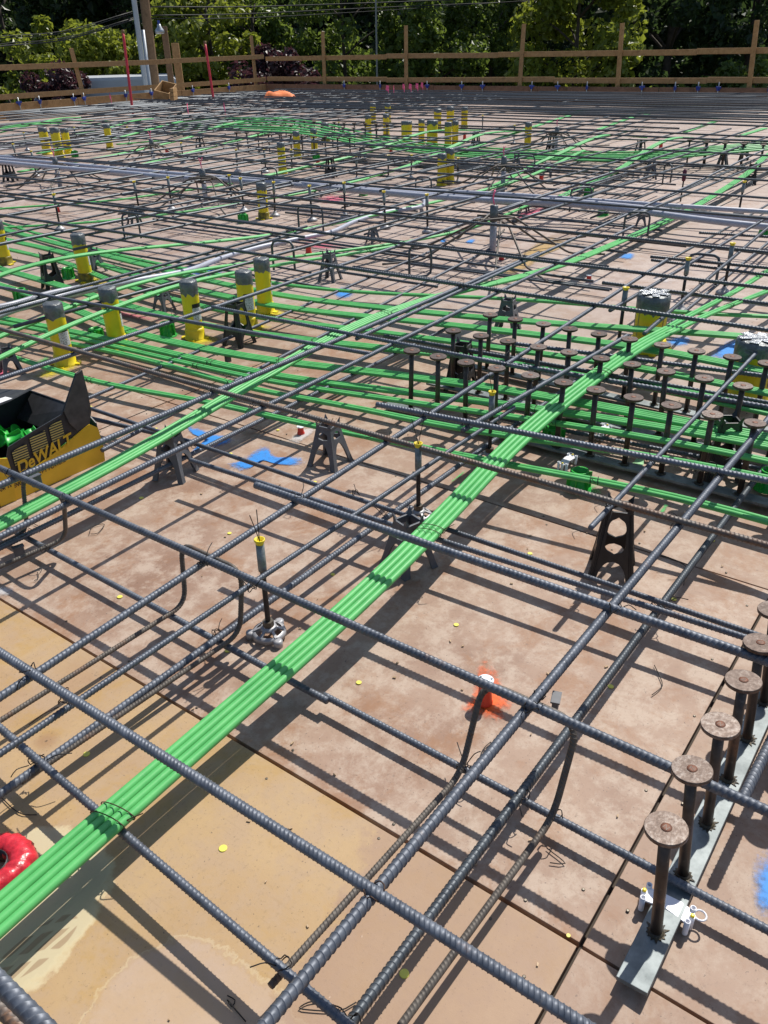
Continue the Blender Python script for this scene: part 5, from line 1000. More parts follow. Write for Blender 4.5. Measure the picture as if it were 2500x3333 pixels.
# ================================================================ threaded rods with yellow caps
def rod_thing(label, b, h, foot=True, near=False, lean=(0, 0), group='yellow-capped rods'):
    t = thing('threaded_rod', label, 'threaded rod', (b[0], b[1], 0), random.uniform(0, 6), group); t.rotation_euler.x, t.rotation_euler.y = lean
    n = 16 if near else 8; r = 0.0068 if near else 0.0085
    if near:
        prof = []; z = 0.03
        while z < h - 0.08: prof += [(r * 0.93, z), (r * 1.03, z + 0.0016)]; z += 0.0032
        MB().lathe(prof, n).build('rod', M['thread'], t)
    else: MB().lathe([(r, 0.0 if not foot else 0.03), (r, h - 0.06)], n).build('rod', M['thread'], t)
    MB().lathe([(r * 1.5, h - 0.088), (r * 1.55, h - 0.080), (r * 1.5, h - 0.012)], n).build('coupler', M['coupler'], t)
    MB().lathe([(r * 1.35, h - 0.016), (r * 1.5, h - 0.008), (r * 1.95, h - 0.002), (r * 1.95, h + 0.002), (r * 1.6, h + 0.002), (r * 1.3, h - 0.006)], n).build('cap', M['yellow_plastic'], t)
    if near or random.random() < 0.4:
        b_ = MB()
        for a in (0.3, 0.55): b_.tube(spline([(0, 0, h - 0.004), (0.008 * math.cos(a * 9), 0.008 * math.sin(a * 9), h + 0.03), (0.02 * math.cos(a * 9), 0.02 * math.sin(a * 9), h + 0.065 + 0.02 * a)], 0.01), 0.0012, 5)
        b_.build('wire', M['wire'], t)
    if foot:
        if near:
            MB().lathe([(r * 2.1, 0.036), (r * 2.1, 0.052)], 6, sm=False).build('nut', M['nut'], t)
            f = MB(); f.lathe([(0.014, 0.036), (0.02, 0.034), (0.023, 0.028), (0.018, 0.026)], 18, caps=False)
            f.lathe([(0.034, 0.022), (0.042, 0.020), (0.044, 0.010), (0.040, 0.010), (0.036, 0.016)], 24, caps=False)
            for k_ in range(6): a = k_ * math.pi / 3; f.box((0.029 * math.cos(a), 0.029 * math.sin(a), 0.025), (0.022, 0.007, 0.005), Matrix.Rotation(a, 4, 'Z') @ Matrix.Rotation(0.45, 4, 'Y'))
            for k_ in range(3):
                a = k_ * 2 * math.pi / 3; f.lathe([(0.012, 0.0), (0.012, 0.018), (0.006, 0.020)], 10, (0.047 * math.cos(a), 0.047 * math.sin(a), 0))
            f.build('foot', M['cast'], t)
        else:
            MB().lathe([(0.045, 0.0), (0.045, 0.012), (0.03, 0.022), (0.014, 0.034), (0.012, 0.045)], 10).build('foot', M['cast'], t)
    return t
rod_thing('yellow-capped threaded rod on a cast foot beside the left hairpin', P(878, 2072), 0.292, near=True, lean=(0.0, 0.02))
rod_thing('yellow-capped threaded rod standing by the centre grey chair', P(1362, 1690), 0.262, near=True)
rod_thing('yellow-capped threaded rod in front of the stud rows', P(1592, 1500), 0.262, near=True)
rods = [((2011, 1130), 'yellow-capped rod among the third stud row'), ((2214, 1015), 'yellow-capped rod right of the big taped sleeve'), ((2354, 957), 'yellow-capped rod at the right hairpin'), ((896, 704), 'yellow-capped rod right of the lone sleeve'), ((1017, 719), 'yellow-capped rod with cast foot left of centre'), ((1124, 708), 'yellow-capped rod before the thick conduit at centre'), ((1255, 744), 'yellow-capped rod with cast foot at centre'), ((1392, 757), 'yellow-capped rod right of the conduit turn'), ((456, 699), 'yellow-capped rod over the green bundles at left'), ((197, 749), 'yellow-capped rod near the left edge'), ((560, 683), 'yellow-capped rod left of the bent frame'), ((757, 676), 'left one of two close yellow-capped rods'), ((795, 688), 'right one of two close yellow-capped rods'), ((1162, 587), 'yellow-capped rod on the far green bundle at centre'), ((1338, 584), 'yellow-capped rod left of the two touching sleeves'), ((1490, 597), 'yellow-capped rod right of the two touching sleeves'), ((1264, 586), 'yellow-capped rod by the small stirrup'), ((951, 561), 'yellow-capped rod right of the far left-of-centre sleeve'), ((866, 562), 'yellow-capped rod left of the far left-of-centre sleeve'), ((598, 532), 'far yellow-capped rod left of the flag frame'), ((774, 560), 'far yellow-capped rod near the conduits at left'), ((423, 470), 'far yellow-capped rod beside the lone far left sleeve'), ((2404, 694), 'yellow-capped rod on the conduits at the right edge'), ((1105, 455), 'far yellow-capped rod in the green band'), ((1570, 430), 'far yellow-capped rod right of the sleeve cluster'), ((1672, 470), 'far yellow-capped rod by the lone sleeve'), ((120, 575), 'yellow-capped rod at left behind the black chair'), ((60, 545), 'far yellow-capped rod at the left edge'), ((2530, 640), 'yellow-capped rod just at the right border'), ((250, 470), 'far yellow-capped rod right of three sleeves'), ((90, 490), 'far yellow-capped rod left of three sleeves')]
for p, lab in rods: q = P(*p); rod_thing(lab, q, 0.285 if q[0] < 6.5 else 0.25, lean=(random.uniform(-.03, .03), random.uniform(-.03, .03)))
t = thing('marker_rod', 'slim dark rod with purple tape standing right of centre beyond the conduits', 'rod', P(2215, 655)); MB().lathe([(0.007, 0), (0.007, 0.27)], 8).build('rod', M['thread'], t); MB().lathe([(0.014, 0.17), (0.018, 0.19), (0.018, 0.25), (0.010, 0.27)], 10).build('tape', plain('purple_tape', (0.10, 0.008, 0.03), 0.5), t)

# ================================================================ insert cups, cones, nail caps
def cup(label, b, h, r, mat, top, group='plastic insert cups'):
    t = thing('insert_cup', label, 'insert', (b[0], b[1], 0), random.uniform(0, 6), group)
    MB().lathe([(r * 1.12, 0), (r * 1.14, 0.006), (r * 1.0, 0.010), (r * 0.92, h * 0.5), (r * 0.86, h * 0.9), (r * 0.9, h)], 20).build('cup', M[mat], t)
    tp_ = MB().lathe([(r * 1.12, h), (r * 1.14, h + 0.002), (r * 1.08, h + 0.003)], 24).build('top_disc', M[top], t)
    for k_ in range(3): MB().lathe([(r * 0.16, h + 0.003), (r * 0.14, h + 0.0052)], 8, (r * 0.85 * math.cos(k_ * 2.09), r * 0.85 * math.sin(k_ * 2.09), 0)).build('rivet', M['zinc'], tp_)
    return t
M['disc'] = plain('pale_disc', (0.66, 0.72, 0.78), 0.35, 0.2, var=0.08)
cup('orange-red cup with silver disc on orange paint, under the long dark rebar', P(1577, 2288), 0.066, 0.0165, 'orange_plastic', 'disc')
cup('red cup with white disc beside the grey chair left of centre', P(980, 1413), 0.030, 0.013, 'red_plastic', 'white_plastic')
cup('small red cup with white disc on white paint right of centre', P(1916, 918), 0.04, 0.016, 'red_plastic', 'white_plastic')
for p, s, lab in [((1005, 826), 1.6, 'open red cup left of centre behind two green strands'), ((1761, 596), 2.2, 'open red cup beyond the conduits right of centre'), ((1632, 845), 1.0, 'small red cup on white paint under the bent frame'), ((1512, 455), 2.2, 'far red cup by the sleeve cluster'), ((1273, 500), 2.0, 'far red cup at centre by the stirrup'), ((1036, 545), 2.2, 'far red cup left of the black tower chair'), ((2150, 485), 2.2, 'far red cup in the right green band'), ((545, 505), 2.2, 'far orange-red cup at left'), ((190, 690), 1.2, 'small red cup near the left yellow-capped rod')]:
    cup(lab, P(*p), 0.032 * s, 0.017 * s ** 0.5, 'red_plastic', 'red_plastic')
def cone(label, b, s=1.0, rz=0.0):
    t = thing('green_cone', label, 'plastic cone', (b[0], b[1], 0), rz, 'green plastic cones'); t.scale = (s, s, s)
    MB().lathe([(0.040, 0.0), (0.038, 0.006), (0.030, 0.008), (0.026, 0.05), (0.027, 0.062), (0.022, 0.062), (0.020, 0.03)], 18, caps=False).build('cone', M['green_plastic'], t)
    for k_ in range(6): a = k_ * math.pi / 3; MB().box((0.030 * math.cos(a), 0.030 * math.sin(a), 0.030), (0.016, 0.003, 0.052), Matrix.Rotation(a, 4, 'Z')).build('fin', M['green_plastic'], t)
    return t
for p, s, lab in [((1882, 1590), 1.1, 'green plastic cone on green paint in front of the studs'), ((548, 1092), 1.15, 'green plastic cone on green paint left of the middle near sleeve'), ((318, 1110), 1.1, 'green plastic cone between the first two near sleeves'), ((225, 905), 1.1, 'green plastic cone left of the rear near sleeve'), ((73, 980), 1.2, 'green plastic cone near the left edge, beside the conduit'), ((793, 725), 1.2, 'green plastic cone left of centre by the lone sleeve'), ((1962, 700), 1.2, 'green plastic cone right of centre below the conduits'), ((1915, 640), 1.2, 'green plastic cone right of centre beyond the conduits'), ((1183, 635), 1.1, 'green plastic cone at centre before the conduits'), ((1030, 525), 1.3, 'far green plastic cone by the left far pair of sleeves'), ((2490, 760), 1.2, 'green plastic cone at the right edge'), ((2495, 1590), 1.1, 'green plastic cone at the right edge near the front studs'), ((1800, 1445), 1.1, 'green plastic cone under the wide green bundle by the studs'), ((245, 510), 1.3, 'far green plastic cone beside the three far left sleeves')]:
    cone(lab, P(*p), s, random.uniform(0, 3))
# yellow nail caps: flat discs pressed into the ply
cap_me = MB().lathe([(0.0080, 0.0), (0.0080, 0.0012), (0.0072, 0.0018)], 20).mesh('nail_cap'); cap_me.materials.append(plain('yellow_cap', (0.72, 0.66, 0.10), 0.5, var=0.1))
caps = [(726, 2762, 'bottom, largest in view'), (282, 2455, 'under the low left rebars'), (741, 2118, 'beside the cast rod foot'), (390, 1943, 'left, below the left hairpin'), (747, 1736, 'above the yellow-capped rod'), (460, 1621, 'under the left green bundle'), (1083, 1870, 'centre, left of the wide bundle'), (1725, 1802, 'left of the big black tower chair'), (1485, 2034, 'centre right, in open deck'), (2193, 1951, 'beside the dark right rebar, upper'), (1988, 2235, 'beside the dark right rebar, lower'), (1316, 3170, 'bottom centre between two rebars'), (294, 1324, 'right of the carton'), (508, 1395, 'left of the blue paint'), (750, 1477, 'between the two blue marks'), (1025, 1569, 'below the grey chair'), (1168, 2222, 'half hidden by the low rebar at centre'), (1850, 3046, 'torn, at the panel joint bottom right'), (905, 1400, 'by the white-topped red cup'), (1650, 1290, 'between the studs'), (2320, 1760, 'right, behind the dark rebars')]
for px, py, w in caps:
    q = P(px, py); o = obj('nail_cap', cap_me, None, None, (q[0], q[1], 0.0)); tag(o, f'flat yellow nail cap on the deck, {w}', 'nail cap', 'yellow nail caps'); s_ = random.uniform(0.75, 1.0) if py < 2700 else 1.0; s_ = 0.45 if px == 1850 else s_; o.scale = (s_, s_, 1)

# ================================================================ sprayed marks on the ply
def paint(label, mat, outline, z=0.0022, soft=0.3):
    """a sprayed patch: outline in photo positions on the deck, fading at the rim"""
    pts = np.array([P(*p)[:2] for p in outline]); c = pts.mean(0); n = len(pts); rings = 12; soft = min(0.95, soft * 2.5)
    s = spline(np.vstack([np.c_[pts, np.zeros(n)], [[*pts[0], 0]]]), 0.02 if np.ptp(pts, axis=0).max() < 1 else 0.08)[:-1, :2]; n = len(s)
    vs = [(0, 0, 0)]; fade = [1.0]
    for k_ in range(1, rings + 1):
        f = k_ / rings * 1.30
        for p in s: d = (p - c) * f; vs.append((d[0], d[1], 0)); fade.append(max(0.0, 1.0 - max(0, k_ / rings - (1 - soft)) / soft))
    fs = [(0, 1 + i, 1 + (i + 1) % n) for i in range(n)]; q = []
    for k_ in range(rings - 1):
        a = 1 + k_ * n
        for i in range(n): q.append((a + i, a + (i + 1) % n, a + n + (i + 1) % n, a + n + i))
    me = bpy.data.meshes.new('paint_mark'); me.from_pydata([tuple(map(float, v_)) for v_ in vs], [], fs + q)
    at = me.attributes.new('fade', 'FLOAT', 'POINT'); at.data.foreach_set('value', fade); me.update()
    return tag(obj('paint_mark', me, M[mat], None, (c[0], c[1], z)), label, 'paint mark')
paint('bright blue spray mark at the right edge beside the near stud rail', 'p_blue', [(2440, 2870), (2470, 2790), (2560, 2780), (2640, 2900), (2600, 3010), (2500, 3000), (2450, 2945)])
paint('orange spray mark around the orange-red cup', 'p_orange', [(1490, 2310), (1530, 2265), (1560, 2170), (1600, 2170), (1660, 2250), (1680, 2300), (1625, 2350), (1585, 2345), (1520, 2330)], 0.0024)
paint('blue angled spray mark left of the white-topped red cup', 'p_blue', [(745, 1510), (790, 1500), (830, 1470), (850, 1458), (875, 1460), (900, 1488), (960, 1488), (985, 1500), (965, 1515), (900, 1512), (850, 1500), (805, 1530), (765, 1528)], 0.0022, 0.2)
paint('blue spray mark under the left green bundle, beside the grey chair', 'p_blue', [(610, 1392), (640, 1395), (690, 1412), (745, 1425), (750, 1440), (700, 1455), (650, 1465), (620, 1475), (655, 1445), (680, 1432), (630, 1415)], 0.0022, 0.2)
paint('white spray spot around the white-topped red cup', 'p_white', [(930, 1440), (975, 1400), (1020, 1385), (1035, 1395), (1010, 1420), (960, 1450)], 0.0026)
paint('white spray spot around the small red cup right of centre', 'p_white', [(1890, 925), (1915, 910), (1955, 910), (1940, 925), (1905, 932)], 0.0026)
paint('white spray spot at the left edge below the left hairpin', 'p_white', [(-30, 1915), (20, 1900), (60, 1925), (20, 1945), (-20, 1945)], 0.0026, 0.6)
paint('blue spray patch before the right big sleeve', 'p_blue', [(2295, 1165), (2350, 1120), (2420, 1095), (2410, 1150), (2400, 1170), (2340, 1175)])
paint('blue spray patch right of the wide bundle between the big sleeves', 'p_blue', [(2160, 1115), (2200, 1095), (2250, 1100), (2240, 1125), (2190, 1130)])
paint('blue spray patch under the green strands left of centre', 'p_blue', [(1080, 960), (1110, 935), (1145, 940), (1150, 965), (1110, 975)])
paint('blue spray patch in the middle under the bent frame, left', 'p_blue', [(1425, 785), (1440, 775), (1455, 780), (1445, 792)])
paint('blue spray patch in the middle under the bent frame, right', 'p_blue', [(1510, 790), (1530, 778), (1550, 780), (1535, 795)])
paint('blue spray mark right of the second green bundle', 'p_blue', [(2010, 842), (2030, 825), (2070, 825), (2055, 845)])
paint('blue spray patch behind the near sleeves at left', 'p_blue', [(590, 885), (620, 862), (690, 868), (740, 880), (700, 900), (640, 898)])
paint('pink spray patch left of centre by the grey conduit', 'p_pink', [(950, 800), (1000, 780), (1060, 788), (1130, 805), (1080, 815), (1000, 808)], 0.0022, 0.5)
paint('pink spray stripe right of centre by the conduits', 'p_pink', [(1670, 715), (1700, 690), (1790, 668), (1800, 676), (1720, 705), (1680, 722)])
paint('pink spray patch left of centre under the conduits', 'p_pink', [(1020, 655), (1060, 632), (1150, 640), (1140, 652), (1060, 665)], 0.0022, 0.5)
paint('pink spray patch at left under the green bands', 'p_pink', [(280, 1000), (330, 985), (400, 1015), (520, 1040), (500, 1050), (380, 1030)], 0.0022, 0.5)
paint('pink spray patch at the left edge above the carton', 'p_pink', [(-40, 1215), (0, 1190), (40, 1200), (30, 1235), (-20, 1240)], 0.0022, 0.5)
for (px, py), lab in [((385, 1128), 'second'), ((637, 1104), 'middle'), ((810, 1066), 'fourth'), ((866, 1018), 'rightmost'), ((283, 916), 'rear')]:
    paint(f'yellow spray halo on the deck around the foot of the {lab} near sleeve', 'p_yellow', [(px - 40, py + 8), (px, py - 22), (px + 70, py - 12), (px + 85, py + 4), (px + 30, py + 22), (px - 25, py + 20)], 0.0028, 0.55)
paint('wide yellow spray halo on the deck around the foot of the first near sleeve', 'p_yellow', [(90, 1235), (150, 1195), (215, 1160), (275, 1175), (270, 1200), (200, 1225), (140, 1240)], 0.0028, 0.55)
paint('green spray halo under the green cone in front of the studs', 'p_green', [(1830, 1600), (1860, 1560), (1940, 1580), (1965, 1605), (1950, 1625), (1880, 1622)], 0.0028, 0.35)
paint('green spray halo left of the middle near sleeve', 'p_green', [(520, 1100), (548, 1075), (590, 1080), (585, 1098), (545, 1108)], 0.0030, 0.4)
paint('green spray halo left of the first near sleeve', 'p_green', [(110, 1180), (150, 1160), (175, 1170), (160, 1185), (130, 1195)], 0.0030, 0.5)
paint('green spray halo in front of the second stud row', 'p_green', [(1800, 1390), (1870, 1320), (1960, 1335), (1960, 1370), (1880, 1395)], 0.0028, 0.4)
paint('green spray streak left of the wide bundle near the studs', 'p_green', [(1455, 1580), (1490, 1550), (1515, 1530), (1520, 1535), (1490, 1562)], 0.0028, 0.6)
paint('green spray streak right of the black tower chair', 'p_green', [(2130, 1690), (2165, 1640), (2180, 1642), (2150, 1685)], 0.0028, 0.6)
paint('green spray smear around the cone beyond the conduits', 'p_green', [(1930, 702), (1960, 690), (1990, 696), (1975, 708), (1945, 712)], 0.0028, 0.4)
paint('tan stain on the pale ply right of the middle bent frame', 'p_tan', [(1610, 890), (1720, 810), (1790, 770), (1860, 790), (1780, 830), (1700, 885), (1640, 905)], 0.0020, 0.25)
paint('white spray patch right of centre by the right hairpin', 'p_white', [(2110, 910), (2150, 900), (2205, 912), (2180, 925), (2120, 920)], 0.0026, 0.5)

# ================================================================ splayed bent-bar frames round a taped grey pipe
def frame(label, b, h, s=1.0):
    t = thing('bent_bar_frame', label, 'rebar frame', (b[0], b[1], 0), random.uniform(-0.3, 0.3), 'bent bar frames round taped pipes')
    pp = MB().lathe([(0.023, 0.0), (0.023, h - 0.09)], 14).build('pipe', M['conduit'], t)
    MB().lathe([(0.027, h - 0.10), (0.029, h - 0.05), (0.027, h), (0.016, h + 0.004)], 14).build('tape_wrap', M['tape'], pp)
    fb = MB()
    for a in (0.2, -0.25): fb.tube(spline([(0, 0, h), (0.012 * a, 0.01, h + 0.05), (0.10 * a, 0.02 * a, h + 0.095)], 0.02), 0.004, 4)
    fb.build('flag_ribbon', M['pink'], t)
    r_ = random.Random(int(b[0] * 100)); zt_ = h * 0.78
    for k_ in range(8):
        a = k_ * math.pi / 4 + r_.uniform(-0.25, 0.25); o = 0.05 + 0.02 * (k_ % 2); c_, s_ = math.cos(a), math.sin(a); nx, ny = -s_, c_; z_ = zt_ - 0.02 * (k_ % 3)
        L = r_.uniform(0.30, 0.46) * s; e = r_.uniform(0.10, 0.28) * s
        pts = [(-c_ * 0.12 + nx * o, -s_ * 0.12 + ny * o, z_), (c_ * 0.12 + nx * o, s_ * 0.12 + ny * o, z_), (c_ * (0.12 + L * 0.75) + nx * o, s_ * (0.12 + L * 0.75) + ny * o, 0.035 + 0.012 * (k_ % 2)), (c_ * (0.12 + L + e) + nx * o, s_ * (0.12 + L + e) + ny * o, 0.035 + 0.012 * (k_ % 2))]
        obj('bent_bar', tube_mesh('bent_bar', bent(pts, 0.04, 0.03), 0.0075, 7), M['steel_brown'], t)
    return t
for p, h, s, lab in [((1602, 838), .34, 1.25, 'bent bar frame with pink ribbon in the middle, nearest of its kind'), ((1636, 625), .32, 1.2, 'bent bar frame with pink ribbon just beyond the conduits'), ((672, 668), .32, 1.15, 'bent bar frame with pink ribbon left of centre'), ((197, 610), .30, 1.1, 'bent bar frame with pink ribbon at far left'), ((503, 535), .30, 1.1, 'bent bar frame with pink ribbon far left of centre'), ((1808, 495), .30, 1.1, 'bent bar frame with pink ribbon far right of centre')]:
    frame(lab, P(*p), h, s)

# ================================================================ carton of green chairs at the left
x0, x1, y0, y1 = 1.125, 1.540, 2.435, 2.83
ct = thing('open_carton', 'torn open black and yellow carton at the left edge, full of green plastic parts', 'carton', (x0, y0, 0))
Lx, Ly = x1 - x0, y1 - y0
def sheet(name, pts, mat, parent, th=0.004, nrm=None):
    p = [Vector(q) for q in pts]; n = (p[1] - p[0]).cross(p[2] - p[0]).normalized() if nrm is None else Vector(nrm); m_ = len(p)
    vs = p + [q - n * th for q in p]; fs = [tuple(range(m_)), tuple(reversed(range(m_, 2 * m_)))] + [(k_, m_ + k_, m_ + (k_ + 1) % m_, (k_ + 1) % m_) for k_ in range(m_)]
    return MB().add(vs, fs).build(name, M[mat], parent)
sheet('bottom', [(0, 0, 0.004), (Lx, 0, 0.004), (Lx, Ly, 0.004), (0, Ly, 0.004)], 'card_black', ct)
# side facing the camera: yellow below a slanting black field, torn peak at the far end
def wall_y(z0_, x): return -0.018 * math.sin(math.pi * min(1, max(0, z0_ / 0.2))) if x > 0.03 else 0
ylow = [(0, 0), (Lx, 0), (Lx + 0.006, 0.05), (Lx, 0.13), (Lx * 0.93, 0.155), (Lx * 0.5, 0.098), (0.05, 0.062), (0, 0.06)]
sheet('side_panel', [(x_, -0.002, z_) for x_, z_ in ylow], 'card_yellow', ct)
yblk = [(0.05, 0.0625), (Lx * 0.5, 0.0985), (Lx * 0.93, 0.1555), (Lx * 0.96, 0.20), (Lx * 0.965, 0.27), (Lx * 0.955, 0.352), (Lx * 0.90, 0.345), (Lx * 0.80, 0.285), (Lx * 0.70, 0.225), (Lx * 0.42, 0.205), (0.08, 0.185), (0.06, 0.14)]
sp_ = sheet('side_panel', [(x_, 0.004 - 0.02 * (z_ - 0.06), z_) for x_, z_ in yblk], 'card_black', ct); sp_['label'] = 'torn black upper side with yellow print'
sheet('torn_flap', [(Lx * 0.80, -0.004, 0.150), (Lx * 0.925, -0.004, 0.157), (Lx * 0.965, -0.006, 0.20), (Lx * 0.968, -0.008, 0.27), (Lx * 0.957, -0.010, 0.354), (Lx * 0.90, -0.010, 0.347), (Lx * 0.80, -0.008, 0.287), (Lx * 0.72, -0.006, 0.236), (Lx * 0.74, -0.006, 0.19)], 'card_grey', ct)
sheet('corner_flap', [(-0.004, 0.01, 0.0), (0.055, -0.006, 0.0), (0.065, -0.008, 0.10), (0.062, -0.008, 0.155), (0.03, -0.004, 0.165), (0.0, 0.01, 0.09)], 'card_yellow', ct)
sheet('end_panel', [(0, Ly, 0.0), (0, 0.012, 0.0), (-0.01, 0.012, 0.085), (-0.015, Ly, 0.10)], 'card_brown', ct)
sheet('end_flap', [(-0.012, Ly, 0.098), (-0.012, 0.012, 0.082), (-0.055, 0.02, 0.02), (-0.065, Ly, 0.035)], 'card_brown', ct)
sheet('back_panel', [(Lx, Ly, 0.0), (0, Ly, 0.0), (0, Ly, 0.19), (Lx, Ly, 0.19)], 'card_black', ct)
sheet('end_panel', [(Lx, 0.0, 0.0), (Lx, Ly, 0.0), (Lx, Ly, 0.19), (Lx, 0.06, 0.19), (Lx, 0.0, 0.15)], 'card_black', ct)
fl_ = sheet('lid_flap', [(-0.02, Ly, 0.19), (Lx * 0.98, Ly, 0.19), (Lx, Ly - 0.10, 0.235), (Lx * 0.6, Ly - 0.155, 0.235), (-0.02, Ly - 0.17, 0.225)], 'card_black', ct)
sheet('back_flap', [(Lx, Ly + 0.004, 0.188), (-0.02, Ly + 0.004, 0.188), (-0.03, Ly + 0.20, 0.15), (Lx - 0.02, Ly + 0.19, 0.16)], 'card_black', ct, nrm=(0, 0, 1))
sheet('white_label', [(0.0, Ly - 0.160, 0.238), (0.262, Ly - 0.150, 0.2405), (0.285, Ly - 0.06, 0.219), (0.0, Ly - 0.03, 0.210)], 'paper_white', fl_, 0.001)
sheet('end_flap', [(Lx + 0.001, 0.08, 0.19), (Lx + 0.001, Ly - 0.02, 0.19), (Lx - 0.10, Ly - 0.04, 0.12), (Lx - 0.09, 0.10, 0.11)], 'card_black', ct)
def text(body, size, mat, parent, loc, rot, shear=0.0, bold=0.0, xs=1.0):
    cu = bpy.data.curves.new('text', 'FONT'); cu.body = body; cu.size = size; cu.shear = shear; cu.offset = bold
    o = bpy.data.objects.new('tmp', cu); C.objects.link(o); bpy.context.view_layer.update()
    me = bpy.data.meshes.new_from_object(o.evaluated_get(bpy.context.evaluated_depsgraph_get())); bpy.data.objects.remove(o)
    me.materials.clear(); me.materials.append(M[mat]); q = obj('lettering', me, None, parent, loc, rot); q.scale = (xs, 1, 1); return q
text('DeWALT', 0.060, 'card_yellow', ct, (0.085, -0.0065, 0.085), (math.pi / 2 - 0.0, -0.13, 0), 0.25, 0.0015, 0.9)
text('ENGINEERED BY POWERS', 0.020, 'black_print', ct, (0.055, -0.0055, 0.045), (math.pi / 2, -0.075, 0), 0.25, 0.0006, 0.9)
text('Powers', 0.026, 'black_print', ct, (0.0, -0.0105, 0.055), (math.pi / 2, -0.15, -0.2), 0.0, 0.0008, 0.6)
def print_lines():
    t = NT('yellow_print_lines'); g = t.coord('Object'); w = t.new('ShaderNodeTexWave', wave_type='BANDS', bands_direction='Z'); w.inputs['Scale'].default_value = 36; w.inputs['Distortion'].default_value = 0.15; t.l.new(g, w.inputs['Vector'])
    nn = t.noise(g, 150, 2); f = t.math('MULTIPLY', t.step(w.outputs['Fac'], 0.5, 0.6), t.step(nn, 0.22, 0.30)); return t.fin(t.mix(f, (0.026, 0.027, 0.031), (0.50, 0.42, 0.12)), 0.5)
ml = print_lines(); M['print_lines'] = ml
for k_, (xa, za, w_, h_) in enumerate([(0.085, 0.112, 0.055, 0.055), (0.155, 0.125, 0.06, 0.062), (0.232, 0.140, 0.05, 0.062)]):
    sheet('print_block', [(xa, -0.0015, za), (xa + w_, -0.0015, za + 0.008), (xa + w_, -0.003, za + h_ + 0.008), (xa, -0.003, za + h_)], 'print_lines', sp_, 0.0005)
def green_part(label, loc, rot):
    t = thing('green_chair_cup', label, 'plastic part', (0, 0, 0), 0, 'green plastic parts in the carton'); t.location = loc; t.rotation_euler = rot
    MB().lathe([(0.042, 0), (0.043, 0.004), (0.034, 0.006), (0.024, 0.05), (0.026, 0.055)], 22).build('cup', M['green_plastic'], t)
    for k_ in range(6): a = k_ * math.pi / 3; MB().box((0.031 * math.cos(a), 0.031 * math.sin(a), 0.03), (0.018, 0.0025, 0.048), Matrix.Rotation(a, 4, 'Z')).build('fin', M['green_plastic'], t)
    return t
for k_, (dx, dy, dz, rx, ry) in enumerate([(0.10, 0.10, 0.10, 2.6, 0.4), (0.17, 0.15, 0.12, 1.1, -0.5), (0.23, 0.10, 0.11, 0.6, 0.9), (0.08, 0.22, 0.12, 2.2, -0.7), (0.18, 0.26, 0.11, 0.4, 0.4), (0.29, 0.20, 0.09, 2.9, 0.2), (0.05, 0.30, 0.11, 1.4, 0.6), (0.14, 0.06, 0.06, 0.3, 0.1), (0.28, 0.30, 0.08, 0.2, 2.0), (0.05, 0.06, 0.05, 1.9, 0.1), (0.33, 0.09, 0.06, 1.0, 0.0), (0.22, 0.20, 0.05, 0, 0)]):
    green_part('bright green plastic cup lying among others inside the torn carton', (x0 + dx, y0 + dy, dz), (rx, ry, k_ * 1.1))
stk = thing('wooden_stake', 'pale wooden stake sticking out of the carton at the left edge', 'stake', (x0 - 0.02, y0 + 0.10, 0.10)); o = MB().box((0, 0, 0), (0.36, 0.026, 0.024)).build('stick', M['stake'], stk, bevel=0.003); o.rotation_euler = (0.3, -0.25, 2.35); o.location = (-0.02, 0.11, 0.03)
stk2 = thing('wooden_offcut', 'broken light wood offcut leaning at the near corner of the carton', 'offcut', (x0 - 0.05, y0 + 0.02, 0)); o = MB().prism([(-0.02, 0), (0.025, 0), (0.018, 0.10), (0.0, 0.12), (-0.012, 0.09)], -0.006, 0.006, Mx).build('piece', M['stake'], stk2); o.rotation_euler = (-0.25, 0, 0.4)

# ================================================================ red film roll, poles, crate, bag
rf = P(-12, 2850)
rl = thing('film_roll', 'roll of shiny red plastic film at the left edge beside the wide green bundle', 'film roll', (rf[0], rf[1], 0)); rl.scale = (0.9, 0.9, 0.75)
vs = []; fs = []; NU_, NV_ = 64, 12; r_ = random.Random(3)
pl = [r_.uniform(-1, 1) for _ in range(NU_)]
for i in range(NU_):
    a = 2 * math.pi * i / NU_
    for j in range(NV_):
        b_ = 2 * math.pi * j / NV_; cr = 0.024 * (1 + 0.16 * pl[i]); sq = 1 - 0.10 * abs(math.cos(2 * a)); hx = 0.052 * sq + cr * math.cos(b_)
        vs.append((hx * math.cos(a) * 1.15, hx * math.sin(a), 0.026 + 0.030 * math.sin(b_) * (1 + 0.06 * pl[(i * 3) % NU_])))
for i in range(NU_):
    for j in range(NV_): fs.append((i * NV_ + j, ((i + 1) % NU_) * NV_ + j, ((i + 1) % NU_) * NV_ + (j + 1) % NV_, i * NV_ + (j + 1) % NV_))
MB().add(vs, fs, True).build('film', M['red_film'], rl)
MB().lathe([(0.031, 0.004), (0.031, 0.050), (0.029, 0.050), (0.029, 0.006)], 20, caps=False).build('core', M['black_plastic'], rl)
for (b0_, t0_), lab in [(((434, 380), (400, 102)), 'left red metal pole standing upright at the far left'), (((700, 355), (667, 138)), 'right red metal pole standing upright at the far left')]:
    B_ = P(*b0_); d_ = math.hypot(B_[0], B_[1]); T_ = Q(*t0_, d_ + 0.2); t = thing('red_pole', lab, 'pole', (B_[0], B_[1], 0), 0, 'red poles')
    o = obj('shaft', tube_mesh('shaft', spline([(0, 0, 0), tuple((T_ - B_) * 0.5), tuple(T_ - B_)], 0.2), 0.028, 10), M['red_metal'], t)
    MB().lathe([(0.033, -0.05), (0.033, 0.03)], 10, tuple(T_ - B_)).build('end_cap', M['pole_wood'], t)
